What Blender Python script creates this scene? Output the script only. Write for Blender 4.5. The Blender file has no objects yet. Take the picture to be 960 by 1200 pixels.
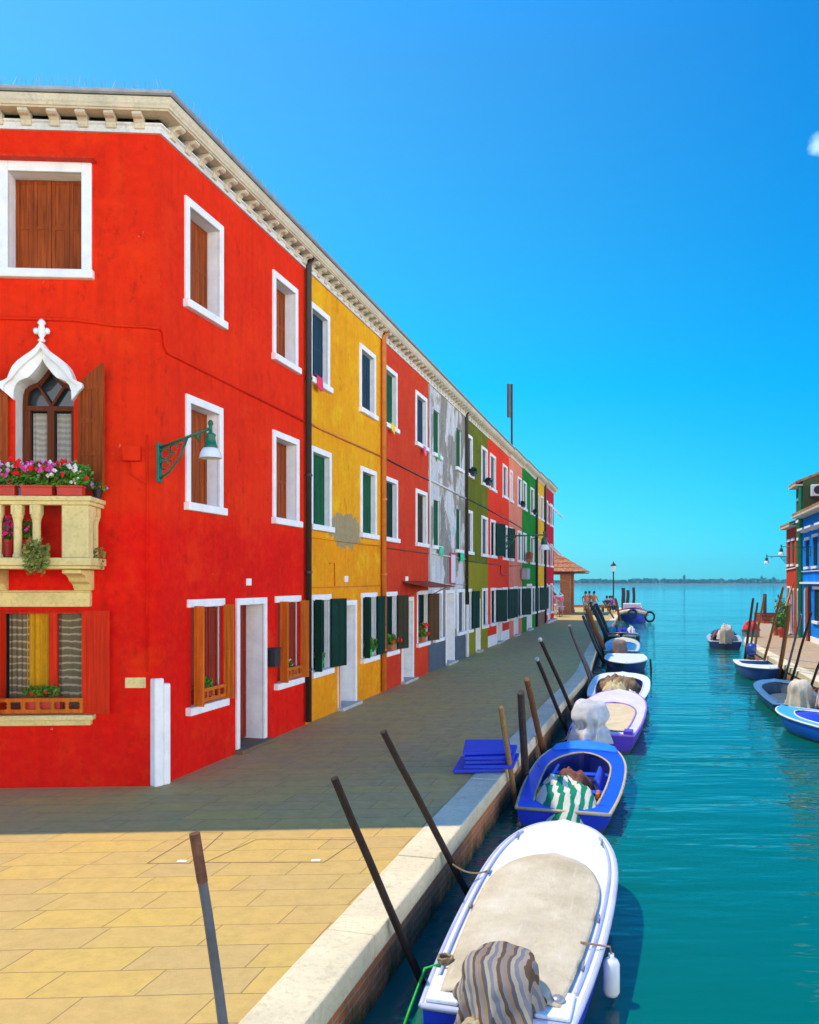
import bpy, math, random
from mathutils import Vector, Matrix, noise, geometry
random.seed(11)
SC = bpy.context.scene
COL = SC.collection
PI = math.pi
WATER = -0.55
EYE = 2.5

# ------------------------------------------------------------------ helpers
def link(o):
    COL.objects.link(o); return o

def tag(o, label=None, cat=None, group=None, kind=None):
    if label: o['label'] = label
    if cat: o['category'] = cat
    if group: o['group'] = group
    if kind: o['kind'] = kind
    return o

def thing(name, label, cat, loc=(0, 0, 0), rz=0.0, group=None):
    o = bpy.data.objects.new(name, None); link(o)
    o.empty_display_size = 0.2
    o.location = loc; o.rotation_euler = (0, 0, rz)
    return tag(o, label, cat, group)

def frame(o, ang):
    return Matrix.Translation(Vector(o)) @ Matrix.Rotation(ang, 4, 'Z')

class MB:
    """collects faces and links them as ONE mesh object"""
    def __init__(s, M=None):
        s.v = []; s.f = []; s.M = M or Matrix()
    def pt(s, p):
        s.v.append(tuple(s.M @ Vector(p))); return len(s.v) - 1
    def face(s, pts):
        s.f.append([s.pt(p) for p in pts]); return s
    def box(s, x0, x1, y0, y1, z0, z1, M=None):
        k = len(s.v)
        for z in (z0, z1):
            for x, y in ((x0, y0), (x1, y0), (x1, y1), (x0, y1)):
                p = Vector((x, y, z))
                s.pt(M @ p if M else p)
        for q in ((3, 2, 1, 0), (4, 5, 6, 7), (0, 1, 5, 4), (1, 2, 6, 5), (2, 3, 7, 6), (3, 0, 4, 7)):
            s.f.append([k + i for i in q])
        return s
    def tube(s, pts, r, n=8, cap=True):
        pts = [Vector(p) for p in pts]; m = len(pts)
        rs = r if isinstance(r, (list, tuple)) else [r] * m
        rings = []
        for i, p in enumerate(pts):
            a = pts[max(i - 1, 0)]; b = pts[min(i + 1, m - 1)]
            t = (b - a)
            t = t.normalized() if t.length > 1e-9 else Vector((0, 0, 1))
            up = Vector((0, 0, 1)) if abs(t.z) < 0.95 else Vector((1, 0, 0))
            u = t.cross(up).normalized(); w = u.cross(t)
            rings.append([s.pt(p + (u * math.cos(2 * PI * k / n) + w * math.sin(2 * PI * k / n)) * rs[i]) for k in range(n)])
        for i in range(m - 1):
            for k in range(n):
                s.f.append([rings[i][k], rings[i][(k + 1) % n], rings[i + 1][(k + 1) % n], rings[i + 1][k]])
        if cap:
            s.f.append(list(rings[0])[::-1]); s.f.append(list(rings[-1]))
        return s
    def lathe(s, prof, n=14, c=(0, 0, 0), M=None):
        c = Vector(c); rings = []
        for r, z in prof:
            ring = []
            for k in range(n):
                p = c + Vector((r * math.cos(2 * PI * k / n), r * math.sin(2 * PI * k / n), z))
                ring.append(s.pt(M @ p if M else p))
            rings.append(ring)
        for i in range(len(rings) - 1):
            for k in range(n):
                s.f.append([rings[i][k], rings[i][(k + 1) % n], rings[i + 1][(k + 1) % n], rings[i + 1][k]])
        s.f.append(rings[0][::-1]); s.f.append(rings[-1])
        return s
    def grid(s, fn, nu, nv, closed=False):
        ids = [[s.pt(fn(i / nu, j / nv)) for j in range(nv + (0 if closed else 1))] for i in range(nu + 1)]
        w = len(ids[0])
        for i in range(nu):
            for j in range(nv):
                s.f.append([ids[i][j], ids[i + 1][j], ids[i + 1][(j + 1) % w], ids[i][(j + 1) % w]])
        return s
    def prism(s, poly, z0, z1, top=True, bottom=True):
        n = len(poly)
        a = [s.pt((p[0], p[1], z0)) for p in poly]; b = [s.pt((p[0], p[1], z1)) for p in poly]
        for i in range(n):
            s.f.append([a[i], a[(i + 1) % n], b[(i + 1) % n], b[i]])
        if top: s.f.append(b)
        if bottom: s.f.append(a[::-1])
        return s
    def xz(s, poly, y0, y1):
        """outline in the x-z plane given thickness along y"""
        n = len(poly)
        a = [s.pt((p[0], y0, p[1])) for p in poly]; b = [s.pt((p[0], y1, p[1])) for p in poly]
        for i in range(n):
            s.f.append([a[i], b[i], b[(i + 1) % n], a[(i + 1) % n]])
        s.f.append(a); s.f.append(b[::-1])
        return s
    def build(s, name, mat, parent=None, loc=None, rz=0.0, smooth=False, bevel=0.0, fix=True, sub=0):
        me = bpy.data.meshes.new(name)
        me.from_pydata(s.v, [], s.f)
        if fix:
            import bmesh
            bm = bmesh.new(); bm.from_mesh(me)
            bmesh.ops.recalc_face_normals(bm, faces=bm.faces)
            bm.to_mesh(me); bm.free()
        me.materials.append(mat)
        if smooth:
            for p in me.polygons: p.use_smooth = True
        o = bpy.data.objects.new(name, me); link(o)
        if parent: o.parent = parent
        if loc is not None: o.location = loc
        if rz: o.rotation_euler = (0, 0, rz)
        if bevel:
            b = o.modifiers.new('bevel', 'BEVEL'); b.width = bevel; b.segments = 2
            b.limit_method = 'ANGLE'; b.angle_limit = math.radians(40)
        if sub:
            b = o.modifiers.new('sub', 'SUBSURF'); b.levels = sub; b.render_levels = sub
        return o

def copy_tree(o, parent=None):
    c = o.copy(); link(c)
    if parent: c.parent = parent
    for ch in list(o.children):
        copy_tree(ch, c)
    return c

def nz(x, y, z=0.0):
    return noise.noise(Vector((x, y, z)))

# ------------------------------------------------------------------ materials
def new_mat(name):
    m = bpy.data.materials.new(name); m.use_nodes = True
    nt = m.node_tree; nt.nodes.clear()
    out = nt.nodes.new('ShaderNodeOutputMaterial')
    b = nt.nodes.new('ShaderNodeBsdfPrincipled')
    nt.links.new(b.outputs[0], out.inputs[0])
    return m, nt, b

def nd(nt, t, **kw):
    n = nt.nodes.new(t)
    for k, v in kw.items(): setattr(n, k, v)
    return n

def coords(nt, scale=(1, 1, 1), obj=False, loc=(0, 0, 0)):
    mp = nd(nt, 'ShaderNodeMapping'); mp.inputs['Scale'].default_value = scale
    mp.inputs['Location'].default_value = loc
    if obj:
        tc = nd(nt, 'ShaderNodeTexCoord'); nt.links.new(tc.outputs['Object'], mp.inputs[0])
    else:
        g = nd(nt, 'ShaderNodeNewGeometry'); nt.links.new(g.outputs['Position'], mp.inputs[0])
    return mp.outputs[0]

def noise_tex(nt, vec, scale, detail=5, rough=0.6):
    n = nd(nt, 'ShaderNodeTexNoise'); n.inputs['Scale'].default_value = scale
    n.inputs['Detail'].default_value = detail; n.inputs['Roughness'].default_value = rough
    nt.links.new(vec, n.inputs['Vector']); return n.outputs['Fac']

def ramp(nt, fac, stops):
    r = nd(nt, 'ShaderNodeValToRGB')
    e = r.color_ramp.elements
    while len(e) < len(stops): e.new(0.5)
    for i, (p, c) in enumerate(stops):
        e[i].position = p
        e[i].color = (c, c, c, 1) if isinstance(c, (int, float)) else (c[0], c[1], c[2], 1)
    nt.links.new(fac, r.inputs[0]); return r.outputs[0]

def mix(nt, fac, a, b, mode='MIX'):
    m = nd(nt, 'ShaderNodeMix', data_type='RGBA', blend_type=mode)
    def put(i, v):
        if isinstance(v, (int, float)): m.inputs[i].default_value = v
        elif isinstance(v, (tuple, list)): m.inputs[i].default_value = (v[0], v[1], v[2], 1)
        else: nt.links.new(v, m.inputs[i])
    put(0, fac); put(6, a); put(7, b)
    return m.outputs[2]

def bump(nt, b, h, strength, dist=0.02):
    n = nd(nt, 'ShaderNodeBump'); n.inputs['Strength'].default_value = strength
    n.inputs['Distance'].default_value = dist
    nt.links.new(h, n.inputs['Height']); nt.links.new(n.outputs[0], b.inputs['Normal'])

def mul(c, k): return tuple(min(1, x * k) for x in c)

def paint(name, c, rough=0.5, var=0.25, scale=6, metal=0.0, bmp=0.15, obj=False, spec=0.4):
    m, nt, b = new_mat(name)
    v = coords(nt, obj=obj)
    n = noise_tex(nt, v, scale, 6, 0.65)
    col = ramp(nt, n, [(0.3, mul(c, 1 - var)), (0.5, c), (0.72, mul(c, 1 + var))])
    nt.links.new(col, b.inputs['Base Color'])
    b.inputs['Roughness'].default_value = rough; b.inputs['Metallic'].default_value = metal
    b.inputs['Specular IOR Level'].default_value = spec
    if bmp: bump(nt, b, noise_tex(nt, v, scale * 6, 4), bmp, 0.01)
    return m

def plaster(name, c, alt, chips=(0.62, 0.5, 0.42), chip=0.715, bare=None, lower=None):
    """limewashed wall: cloudy pigment, rain streaks, a few flaked spots, optional bare patch box"""
    m, nt, b = new_mat(name)
    v = coords(nt)
    big = noise_tex(nt, v, 0.7, 6, 0.65)
    col = ramp(nt, big, [(0.32, alt), (0.62, c)])
    if lower:      # ground storey repainted up to a ragged line; on red it is light painted in
        zl, edge, lc = lower
        g0 = nd(nt, 'ShaderNodeNewGeometry'); s0 = nd(nt, 'ShaderNodeSeparateXYZ'); nt.links.new(g0.outputs['Position'], s0.inputs[0])
        a0 = nd(nt, 'ShaderNodeMath', operation='MULTIPLY_ADD'); nt.links.new(noise_tex(nt, v, 2.5, 7, 0.7), a0.inputs[0]); a0.inputs[1].default_value = edge * 2; nt.links.new(s0.outputs[2], a0.inputs[2])
        m0 = nd(nt, 'ShaderNodeMapRange'); m0.inputs[1].default_value = zl + edge - 0.02 - edge * 0.3; m0.inputs[2].default_value = zl + edge + 0.02 + edge * 0.3; m0.inputs[3].default_value = 1; m0.inputs[4].default_value = 0
        nt.links.new(a0.outputs[0], m0.inputs[0]); col = mix(nt, m0.outputs[0], col, ramp(nt, big, [(0.32, mul(lc, 0.85)), (0.62, lc)]))
    st = noise_tex(nt, coords(nt, (5.0, 5.0, 0.35)), 1.6, 5, 0.7)
    col = mix(nt, ramp(nt, st, [(0.48, 0.0), (0.74, 0.55)]), col, mul(c, 0.60))
    bl = noise_tex(nt, coords(nt, loc=(7.3, 2.1, 4.4)), 1.7, 7, 0.7)
    col = mix(nt, ramp(nt, bl, [(0.52, 0.0), (0.68, 0.5)]), col, (min(1, c[0] * 1.08), c[1] * 1.7 + 0.004, c[2] * 1.2))
    fine = noise_tex(nt, v, 9, 6, 0.7)
    col = mix(nt, ramp(nt, fine, [(0.4, 0.0), (0.72, 0.35)]), col, mul(c, 1.4))
    dk = noise_tex(nt, coords(nt, (1, 1, 0.6), loc=(1.3, 8.8, 0.4)), 5.5, 8, 0.75)
    col = mix(nt, ramp(nt, dk, [(0.57, 0.0), (0.66, 0.5)]), col, mul(c, 0.45))
    ch = noise_tex(nt, v, 3.3, 7, 0.72)
    col = mix(nt, ramp(nt, ch, [(chip, 0.0), (chip + 0.012, 0.8)]), col, chips)
    if bare:
        # worn area round a world point, with a ragged edge of its own
        (px, py, pz), (sx, sz), bc = bare
        g = nd(nt, 'ShaderNodeMapping'); g.vector_type = 'TEXTURE'
        g.inputs['Location'].default_value = (px, py, pz); g.inputs['Scale'].default_value = (sx, sx, sz)
        gg = nd(nt, 'ShaderNodeNewGeometry'); nt.links.new(gg.outputs['Position'], g.inputs[0])
        ln = nd(nt, 'ShaderNodeVectorMath', operation='LENGTH'); nt.links.new(g.outputs[0], ln.inputs[0])
        ad = nd(nt, 'ShaderNodeMath', operation='MULTIPLY_ADD'); nt.links.new(noise_tex(nt, v, 4, 6, 0.7), ad.inputs[0])
        ad.inputs[1].default_value = 1.3; nt.links.new(ln.outputs['Value'], ad.inputs[2])
        f = ramp(nt, ad.outputs[0], [(0.0, 1.0), (0.985, 1.0), (1.0, 0.0)])
        dn = nd(nt, 'ShaderNodeMath', operation='MULTIPLY'); dn.inputs[1].default_value = 0.62
        nt.links.new(ad.outputs[0], dn.inputs[0]); f = ramp(nt, dn.outputs[0], [(0.96, 1.0), (1.0, 0.0)])
        col = mix(nt, f, col, mix(nt, fine, mul(bc, 0.6), mul(bc, 1.4)))
    nt.links.new(col, b.inputs['Base Color'])
    b.inputs['Roughness'].default_value = 0.9; b.inputs['Specular IOR Level'].default_value = 0.06
    bump(nt, b, noise_tex(nt, v, 14, 8, 0.7), 0.35, 0.02)
    return m

def wood(name, c, rough=0.55, ax=(14, 14, 0.8), var=0.4):
    m, nt, b = new_mat(name)
    n = noise_tex(nt, coords(nt, ax, obj=True), 2.2, 7, 0.65)
    big = noise_tex(nt, coords(nt), 2.5, 4)
    col = ramp(nt, n, [(0.3, mul(c, 1 - var)), (0.55, c), (0.75, mul(c, 1 + var))])
    col = mix(nt, ramp(nt, big, [(0.45, 0.0), (0.75, 0.5)]), col, mul(c, 0.6))
    nt.links.new(col, b.inputs['Base Color']); b.inputs['Roughness'].default_value = rough
    b.inputs['Specular IOR Level'].default_value = 0.1
    bump(nt, b, n, 0.3, 0.01)
    return m

def stripes(name, cols, axis=0, freq=6.0, rough=0.9, skew=0.0):
    m, nt, b = new_mat(name)
    tc = nd(nt, 'ShaderNodeTexCoord'); sp = nd(nt, 'ShaderNodeSeparateXYZ'); nt.links.new(tc.outputs['Object'], sp.inputs[0])
    n = noise_tex(nt, tc.outputs['Object'], 3.0, 3)
    a = nd(nt, 'ShaderNodeMath', operation='MULTIPLY_ADD'); nt.links.new(n, a.inputs[0]); a.inputs[1].default_value = 0.10
    s2 = nd(nt, 'ShaderNodeMath', operation='MULTIPLY_ADD'); nt.links.new(sp.outputs[2], s2.inputs[0]); s2.inputs[1].default_value = skew
    nt.links.new(sp.outputs[axis], s2.inputs[2]); nt.links.new(s2.outputs[0], a.inputs[2])
    f = nd(nt, 'ShaderNodeMath', operation='MULTIPLY'); f.inputs[1].default_value = freq; nt.links.new(a.outputs[0], f.inputs[0])
    fr = nd(nt, 'ShaderNodeMath', operation='FRACT'); nt.links.new(f.outputs[0], fr.inputs[0])
    r = nd(nt, 'ShaderNodeValToRGB'); r.color_ramp.interpolation = 'CONSTANT'
    e = r.color_ramp.elements
    while len(e) < len(cols): e.new(0.5)
    for i, c in enumerate(cols):
        e[i].position = i / len(cols); e[i].color = (*c, 1)
    nt.links.new(fr.outputs[0], r.inputs[0])
    nt.links.new(mix(nt, 0.5, r.outputs[0], mix(nt, noise_tex(nt, tc.outputs['Object'], 12, 5), (0.35, 0.35, 0.35), (1, 1, 1)), 'MULTIPLY'), b.inputs['Base Color'])
    b.inputs['Roughness'].default_value = rough; b.inputs['Specular IOR Level'].default_value = 0.1
    return m

def glass_mat(name, c=(0.02, 0.03, 0.035)):
    m, nt, b = new_mat(name)
    b.inputs['Base Color'].default_value = (*c, 1); b.inputs['Roughness'].default_value = 0.06
    b.inputs['Specular IOR Level'].default_value = 0.6
    return m

def brick_mat(name, scale=1.0, c1=(0.36, 0.09, 0.035), c2=(0.2, 0.07, 0.04), mortar=(0.25, 0.2, 0.15), rot=0.0, algae=None):
    m, nt, b = new_mat(name)
    # run coordinate along the wall, height as the second axis
    g = nd(nt, 'ShaderNodeNewGeometry'); sp = nd(nt, 'ShaderNodeSeparateXYZ'); nt.links.new(g.outputs['Position'], sp.inputs[0])
    a = nd(nt, 'ShaderNodeMath', operation='ADD'); nt.links.new(sp.outputs[0], a.inputs[0]); nt.links.new(sp.outputs[1], a.inputs[1])
    cb = nd(nt, 'ShaderNodeCombineXYZ'); nt.links.new(a.outputs[0], cb.inputs[0]); nt.links.new(sp.outputs[2], cb.inputs[1])
    br = nd(nt, 'ShaderNodeTexBrick'); nt.links.new(cb.outputs[0], br.inputs['Vector'])
    br.inputs['Scale'].default_value = scale; br.inputs['Brick Width'].default_value = 0.25; br.inputs['Row Height'].default_value = 0.07
    br.inputs['Mortar Size'].default_value = 0.008; br.inputs['Color1'].default_value = (*c1, 1); br.inputs['Color2'].default_value = (*c2, 1)
    br.inputs['Mortar'].default_value = (*mortar, 1); br.inputs['Bias'].default_value = -0.1
    v = g.outputs['Position']
    col = mix(nt, ramp(nt, noise_tex(nt, v, 3.2, 7, 0.7), [(0.48, 0.0), (0.66, 0.6)]), br.outputs[0], mul(c2, 0.9))
    if algae is not None:
        z0, z1 = algae   # weed line: solid below z0, gone above z1
        ad = nd(nt, 'ShaderNodeMath', operation='MULTIPLY_ADD'); nt.links.new(noise_tex(nt, v, 2.4, 7, 0.75), ad.inputs[0])
        ad.inputs[1].default_value = -0.75; nt.links.new(sp.outputs[2], ad.inputs[2])
        mr = nd(nt, 'ShaderNodeMapRange'); mr.inputs[1].default_value = z0 - 0.375; mr.inputs[2].default_value = z1 - 0.375
        mr.inputs[3].default_value = 1; mr.inputs[4].default_value = 0; nt.links.new(ad.outputs[0], mr.inputs[0])
        gc = ramp(nt, noise_tex(nt, v, 9, 6, 0.7), [(0.35, (0.004, 0.022, 0.014)), (0.62, (0.03, 0.07, 0.012)), (0.75, (0.14, 0.16, 0.03))])
        col = mix(nt, mr.outputs[0], col, gc)
    nt.links.new(col, b.inputs['Base Color']); b.inputs['Roughness'].default_value = 0.85
    b.inputs['Specular IOR Level'].default_value = 0.25
    bump(nt, b, mix(nt, 0.5, br.outputs['Fac'], noise_tex(nt, v, 18, 6)), -0.4, 0.02)
    return m

def paving_mat(name, c, shear, row=0.36, width=1.05, joint=(0.09, 0.07, 0.05), tint=(0.62, 0.36, 0.13)):
    m, nt, b = new_mat(name)
    g = nd(nt, 'ShaderNodeNewGeometry'); sp = nd(nt, 'ShaderNodeSeparateXYZ'); nt.links.new(g.outputs['Position'], sp.inputs[0])
    a = nd(nt, 'ShaderNodeMath', operation='MULTIPLY_ADD'); nt.links.new(sp.outputs[1], a.inputs[0]); a.inputs[1].default_value = -shear
    nt.links.new(sp.outputs[0], a.inputs[2])
    yy = nd(nt, 'ShaderNodeMath', operation='MULTIPLY_ADD'); nt.links.new(sp.outputs[0], yy.inputs[0]); yy.inputs[1].default_value = -0.05
    nt.links.new(sp.outputs[1], yy.inputs[2])
    cb = nd(nt, 'ShaderNodeCombineXYZ'); nt.links.new(a.outputs[0], cb.inputs[0]); nt.links.new(yy.outputs[0], cb.inputs[1])
    v = g.outputs['Position']
    wob = nd(nt, 'ShaderNodeVectorMath', operation='ADD'); nt.links.new(cb.outputs[0], wob.inputs[0])
    wn = nd(nt, 'ShaderNodeTexNoise'); wn.inputs['Scale'].default_value = 1.4; nt.links.new(v, wn.inputs['Vector'])
    ws = nd(nt, 'ShaderNodeVectorMath', operation='SCALE'); ws.inputs['Scale'].default_value = 0.03; nt.links.new(wn.outputs['Color'], ws.inputs[0])
    nt.links.new(ws.outputs[0], wob.inputs[1])
    def brick(c1, c2, bias, w=width, r=row):
        br = nd(nt, 'ShaderNodeTexBrick'); nt.links.new(wob.outputs[0], br.inputs['Vector'])
        br.inputs['Scale'].default_value = 1.0; br.inputs['Brick Width'].default_value = w; br.inputs['Row Height'].default_value = r
        br.inputs['Mortar Size'].default_value = 0.0055; br.inputs['Mortar Smooth'].default_value = 0.4
        br.inputs['Color1'].default_value = (*c1, 1); br.inputs['Color2'].default_value = (*c2, 1)
        br.inputs['Mortar'].default_value = (*joint, 1); br.inputs['Bias'].default_value = bias
        br.offset = 0.37; br.squash = 0.8; br.squash_frequency = 3
        return br
    br = brick((c[0] * 0.93, c[1] * 0.92, c[2] * 1.05), (c[0] * 1.08, c[1] * 1.04, c[2] * 0.75), -0.1)
    col = br.outputs[0]
    col = mix(nt, ramp(nt, noise_tex(nt, v, 0.8, 6, 0.6), [(0.45, 0.0), (0.75, 0.55)]), col, mul(tint, 0.9), 'MIX')
    col = mix(nt, ramp(nt, noise_tex(nt, v, 6, 8, 0.75), [(0.42, 0.0), (0.75, 0.55)]), col, mul(c, 0.62))
    col = mix(nt, ramp(nt, noise_tex(nt, v, 2.2, 8, 0.8), [(0.66, 0.0), (0.70, 0.7)]), col, mul(c, 0.4))
    jn = nd(nt, 'ShaderNodeMath', operation='MULTIPLY'); nt.links.new(br.outputs['Fac'], jn.inputs[0]); nt.links.new(ramp(nt, noise_tex(nt, v, 1.1, 5, 0.6), [(0.36, 0.25), (0.62, 1.0)]), jn.inputs[1])
    col = mix(nt, jn.outputs[0], col, joint)
    nt.links.new(col, b.inputs['Base Color'])
    nt.links.new(ramp(nt, noise_tex(nt, v, 3, 5), [(0.3, 0.55), (0.7, 0.9)]), b.inputs['Roughness'])
    b.inputs['Specular IOR Level'].default_value = 0.3
    inv = nd(nt, 'ShaderNodeMath', operation='MULTIPLY_ADD'); nt.links.new(br.outputs['Fac'], inv.inputs[0]); inv.inputs[1].default_value = -1.5
    nt.links.new(noise_tex(nt, v, 16, 8, 0.7), inv.inputs[2])
    bump(nt, b, inv.outputs[0], 0.45, 0.015)
    return m

def stone_mat(name, c, rough=0.8, joint=None, edge=None):
    m, nt, b = new_mat(name)
    v = coords(nt)
    col = ramp(nt, noise_tex(nt, v, 1.5, 7, 0.65), [(0.3, mul(c, 0.78)), (0.6, c)])
    col = mix(nt, ramp(nt, noise_tex(nt, v, 22, 8, 0.8), [(0.50, 0.0), (0.70, 0.7)]), col, mul(c, 0.5))
    col = mix(nt, ramp(nt, noise_tex(nt, v, 4.5, 8, 0.75), [(0.56, 0.0), (0.72, 0.55)]), col, (c[0] * 0.45, c[1] * 0.42, c[2] * 0.38))
    nt.links.new(col, b.inputs['Base Color']); b.inputs['Roughness'].default_value = rough
    b.inputs['Specular IOR Level'].default_value = 0.25
    bump(nt, b, noise_tex(nt, v, 25, 8, 0.7), 0.4, 0.012)
    return m

def water_mat():
    m, nt, b = new_mat('water_surface')
    g = nd(nt, 'ShaderNodeNewGeometry')
    sp = nd(nt, 'ShaderNodeSeparateXYZ'); nt.links.new(g.outputs['Position'], sp.inputs[0])
    # base colour turns lighter and bluer with distance towards the lagoon
    far = nd(nt, 'ShaderNodeMapRange'); far.inputs[1].default_value = 20; far.inputs[2].default_value = 160
    nt.links.new(sp.outputs[1], far.inputs[0])
    col = mix(nt, far.outputs[0], (0.0, 0.112, 0.088), (0.0, 0.18, 0.26))
    nt.links.new(col, b.inputs['Base Color'])
    b.inputs['Roughness'].default_value = 0.045; b.inputs['IOR'].default_value = 1.33
    b.inputs['Specular IOR Level'].default_value = 0.5
    def wv(scale, det, sc):
        mp = nd(nt, 'ShaderNodeMapping'); mp.inputs['Scale'].default_value = sc
        mp.inputs['Rotation'].default_value = (0, 0, math.radians(-6))
        nt.links.new(g.outputs['Position'], mp.inputs[0]); return noise_tex(nt, mp.outputs[0], scale, det, 0.5)
    a = wv(1.0, 3, (0.45, 1.6, 1)); c = wv(1.0, 2, (1.6, 4.5, 1)); d = wv(1.0, 2, (0.12, 0.3, 1))
    s = nd(nt, 'ShaderNodeMath', operation='MULTIPLY_ADD'); nt.links.new(c, s.inputs[0]); s.inputs[1].default_value = 0.30; nt.links.new(a, s.inputs[2])
    s2 = nd(nt, 'ShaderNodeMath', operation='MULTIPLY_ADD'); nt.links.new(d, s2.inputs[0]); s2.inputs[1].default_value = 1.5; nt.links.new(s.outputs[0], s2.inputs[2])
    bump(nt, b, s2.outputs[0], 0.42, 0.16)
    bn = [x for x in nt.nodes if x.bl_idname == 'ShaderNodeBump'][0]
    nt.links.new(ramp(nt, noise_tex(nt, coords(nt, (0.10, 0.22, 1)), 1.0, 4, 0.6), [(0.38, 0.16), (0.62, 0.62)]), bn.inputs['Strength'])
    return m

def tiles_mat(name):
    m, nt, b = new_mat(name)
    v = coords(nt)
    n = noise_tex(nt, v, 5, 5, 0.7)
    nt.links.new(ramp(nt, n, [(0.3, (0.16, 0.05, 0.02)), (0.5, (0.42, 0.15, 0.06)), (0.7, (0.6, 0.3, 0.14))]), b.inputs['Base Color'])
    b.inputs['Roughness'].default_value = 0.85
    return m

def leaf_mat(name, c, var=0.6):
    m, nt, b = new_mat(name)
    n = noise_tex(nt, coords(nt), 18, 3, 0.6)
    nt.links.new(ramp(nt, n, [(0.3, mul(c, 1 - var)), (0.5, c), (0.7, (min(1, c[0] * 2.2 + .02), c[1] * 1.7, c[2] * 1.3))]), b.inputs['Base Color'])
    b.inputs['Roughness'].default_value = 0.5; b.inputs['Specular IOR Level'].default_value = 0.35
    return m
SUN, EXPO, FILL_CLOUD = 2.5, 1.0, 18.0
SKY0, SKY1, SKY2, SKY3 = (0.03, 0.37, 0.58), (0.004, 0.46, 0.66), (0.03, 0.47, 0.74), (0.0, 0.80, 1.75)
GLOW = (8.0, 1.5, 1.04)
# ------------------------------------------------------------------ palette
M = {}
M['white'] = paint('white_trim', (0.84, 0.83, 0.81), 0.75, 0.10, 5, bmp=0.25, spec=0.15)
M['stone_cream'] = stone_mat('istrian_stone_cream', (0.80, 0.64, 0.27))
M['cornice'] = stone_mat('cornice_stone', (0.70, 0.61, 0.44))
M['cornice_w'] = stone_mat('cornice_white', (0.74, 0.72, 0.68))
M['coping'] = stone_mat('coping_stone', (0.72, 0.62, 0.40))
M['red'] = plaster('red_plaster', (0.78, 0.028, 0.004), (0.66, 0.018, 0.003), chips=(0.75, 0.4, 0.25), chip=0.695, lower=(3.3, 0.5, (0.74, 0.006, 0.003)))  # deeper red below: the facade's vertical light trend put into the colour
M['yellow'] = None
M['brick_red'] = plaster('brick_red_plaster', (0.62, 0.050, 0.016), (0.50, 0.036, 0.012), chip=0.8)
M['olive'] = plaster('olive_plaster', (0.16, 0.165, 0.010), (0.085, 0.11, 0.008), chips=(0.25, 0.25, 0.05), chip=0.78, lower=(3.2, 0.02, (0.30, 0.27, 0.012)))
M['scarlet'] = plaster('scarlet_plaster', (0.80, 0.045, 0.012), (0.72, 0.035, 0.010), chip=0.8)
M['pink'] = plaster('salmon_plaster', (0.78, 0.24, 0.15), (0.66, 0.18, 0.11), chip=0.8)
M['green'] = plaster('green_plaster', (0.02, 0.22, 0.02), (0.012, 0.16, 0.014), chips=(0.05, 0.3, 0.05), chip=0.8)
M['gold'] = plaster('golden_plaster', (0.80, 0.42, 0.012), (0.74, 0.36, 0.010), chip=0.8)
M['crimson'] = plaster('crimson_plaster', (0.55, 0.010, 0.030), (0.45, 0.008, 0.022), chip=0.8)
M['plinth'] = plaster('slate_plinth', (0.10, 0.125, 0.16), (0.07, 0.09, 0.12), chip=0.8)
M['blue'] = plaster('blue_plaster', (0.008, 0.22, 0.88), (0.006, 0.16, 0.74), chip=0.8)
M['rgreen'] = plaster('dull_green_plaster', (0.06, 0.13, 0.035), (0.12, 0.07, 0.03), chip=0.8)
M['tiles'] = tiles_mat('terracotta_tiles')
M['sh_brown'] = wood('brown_shutter_wood', (0.33, 0.062, 0.008), var=0.55)
M['sh_umber'] = wood('umber_shutter_wood', (0.09, 0.045, 0.014))
M['sh_orange'] = wood('orange_shutter_wood', (0.62, 0.15, 0.010))
M['sh_red'] = wood('red_shutter_wood', (0.70, 0.030, 0.004), var=0.3)
M['sh_green'] = paint('dark_green_paint', (0.008, 0.095, 0.040), 0.7, 0.25, 3, spec=0.1)
M['sh_deep'] = paint('deep_green_paint', (0.005, 0.032, 0.020), 0.7, 0.3, 3, spec=0.1)
M['sh_blue'] = paint('navy_shutter_paint', (0.015, 0.045, 0.075), 0.7, 0.25, 3, spec=0.1)
M['sh_grey'] = paint('grey_shutter_paint', (0.09, 0.115, 0.135), 0.7, 0.2, 3, spec=0.1)
M['sh_olive'] = paint('olive_brown_paint', (0.04, 0.035, 0.015), 0.7, 0.25, 3, spec=0.1)
M['door_red'] = wood('red_door_wood', (0.30, 0.03, 0.012))
M['door_pale'] = paint('pale_grey_door', (0.50, 0.50, 0.48), 0.6, 0.1, 3)
M['wood_dark'] = wood('dark_brown_wood', (0.10, 0.028, 0.010))
M['glass'] = glass_mat('window_glass')
M['curtain'] = stripes('lace_curtain', [(0.55, 0.50, 0.42), (0.42, 0.38, 0.30)], 2, 14)
M['curtain_y'] = stripes('yellow_curtain', [(0.75, 0.40, 0.01), (0.65, 0.33, 0.01)], 0, 9)
M['curtain_n'] = stripes('net_curtain', [(0.22, 0.19, 0.11), (0.22, 0.19, 0.11), (0.24, 0.20, 0.12), (0.55, 0.48, 0.32)], 2, 11)
M['pipe_dark'] = paint('brown_pipe_metal', (0.035, 0.018, 0.012), 0.5, 0.3, 5)
M['pipe_orange'] = paint('orange_pipe', (0.60, 0.17, 0.012), 0.5, 0.2, 5)
M['pipe_green'] = paint('green_pipe', (0.01, 0.30, 0.13), 0.5, 0.2, 5)
M['pipe_white'] = paint('white_pipe', (0.6, 0.62, 0.62), 0.5, 0.1, 5)
M['metal_grey'] = paint('grey_metal', (0.28, 0.29, 0.30), 0.45, 0.2, 6, metal=0.4)
M['iron'] = paint('black_iron', (0.012, 0.012, 0.013), 0.45, 0.3, 6)
M['lamp_green'] = paint('lamp_green_enamel', (0.006, 0.12, 0.060), 0.35, 0.25, 8)
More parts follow.
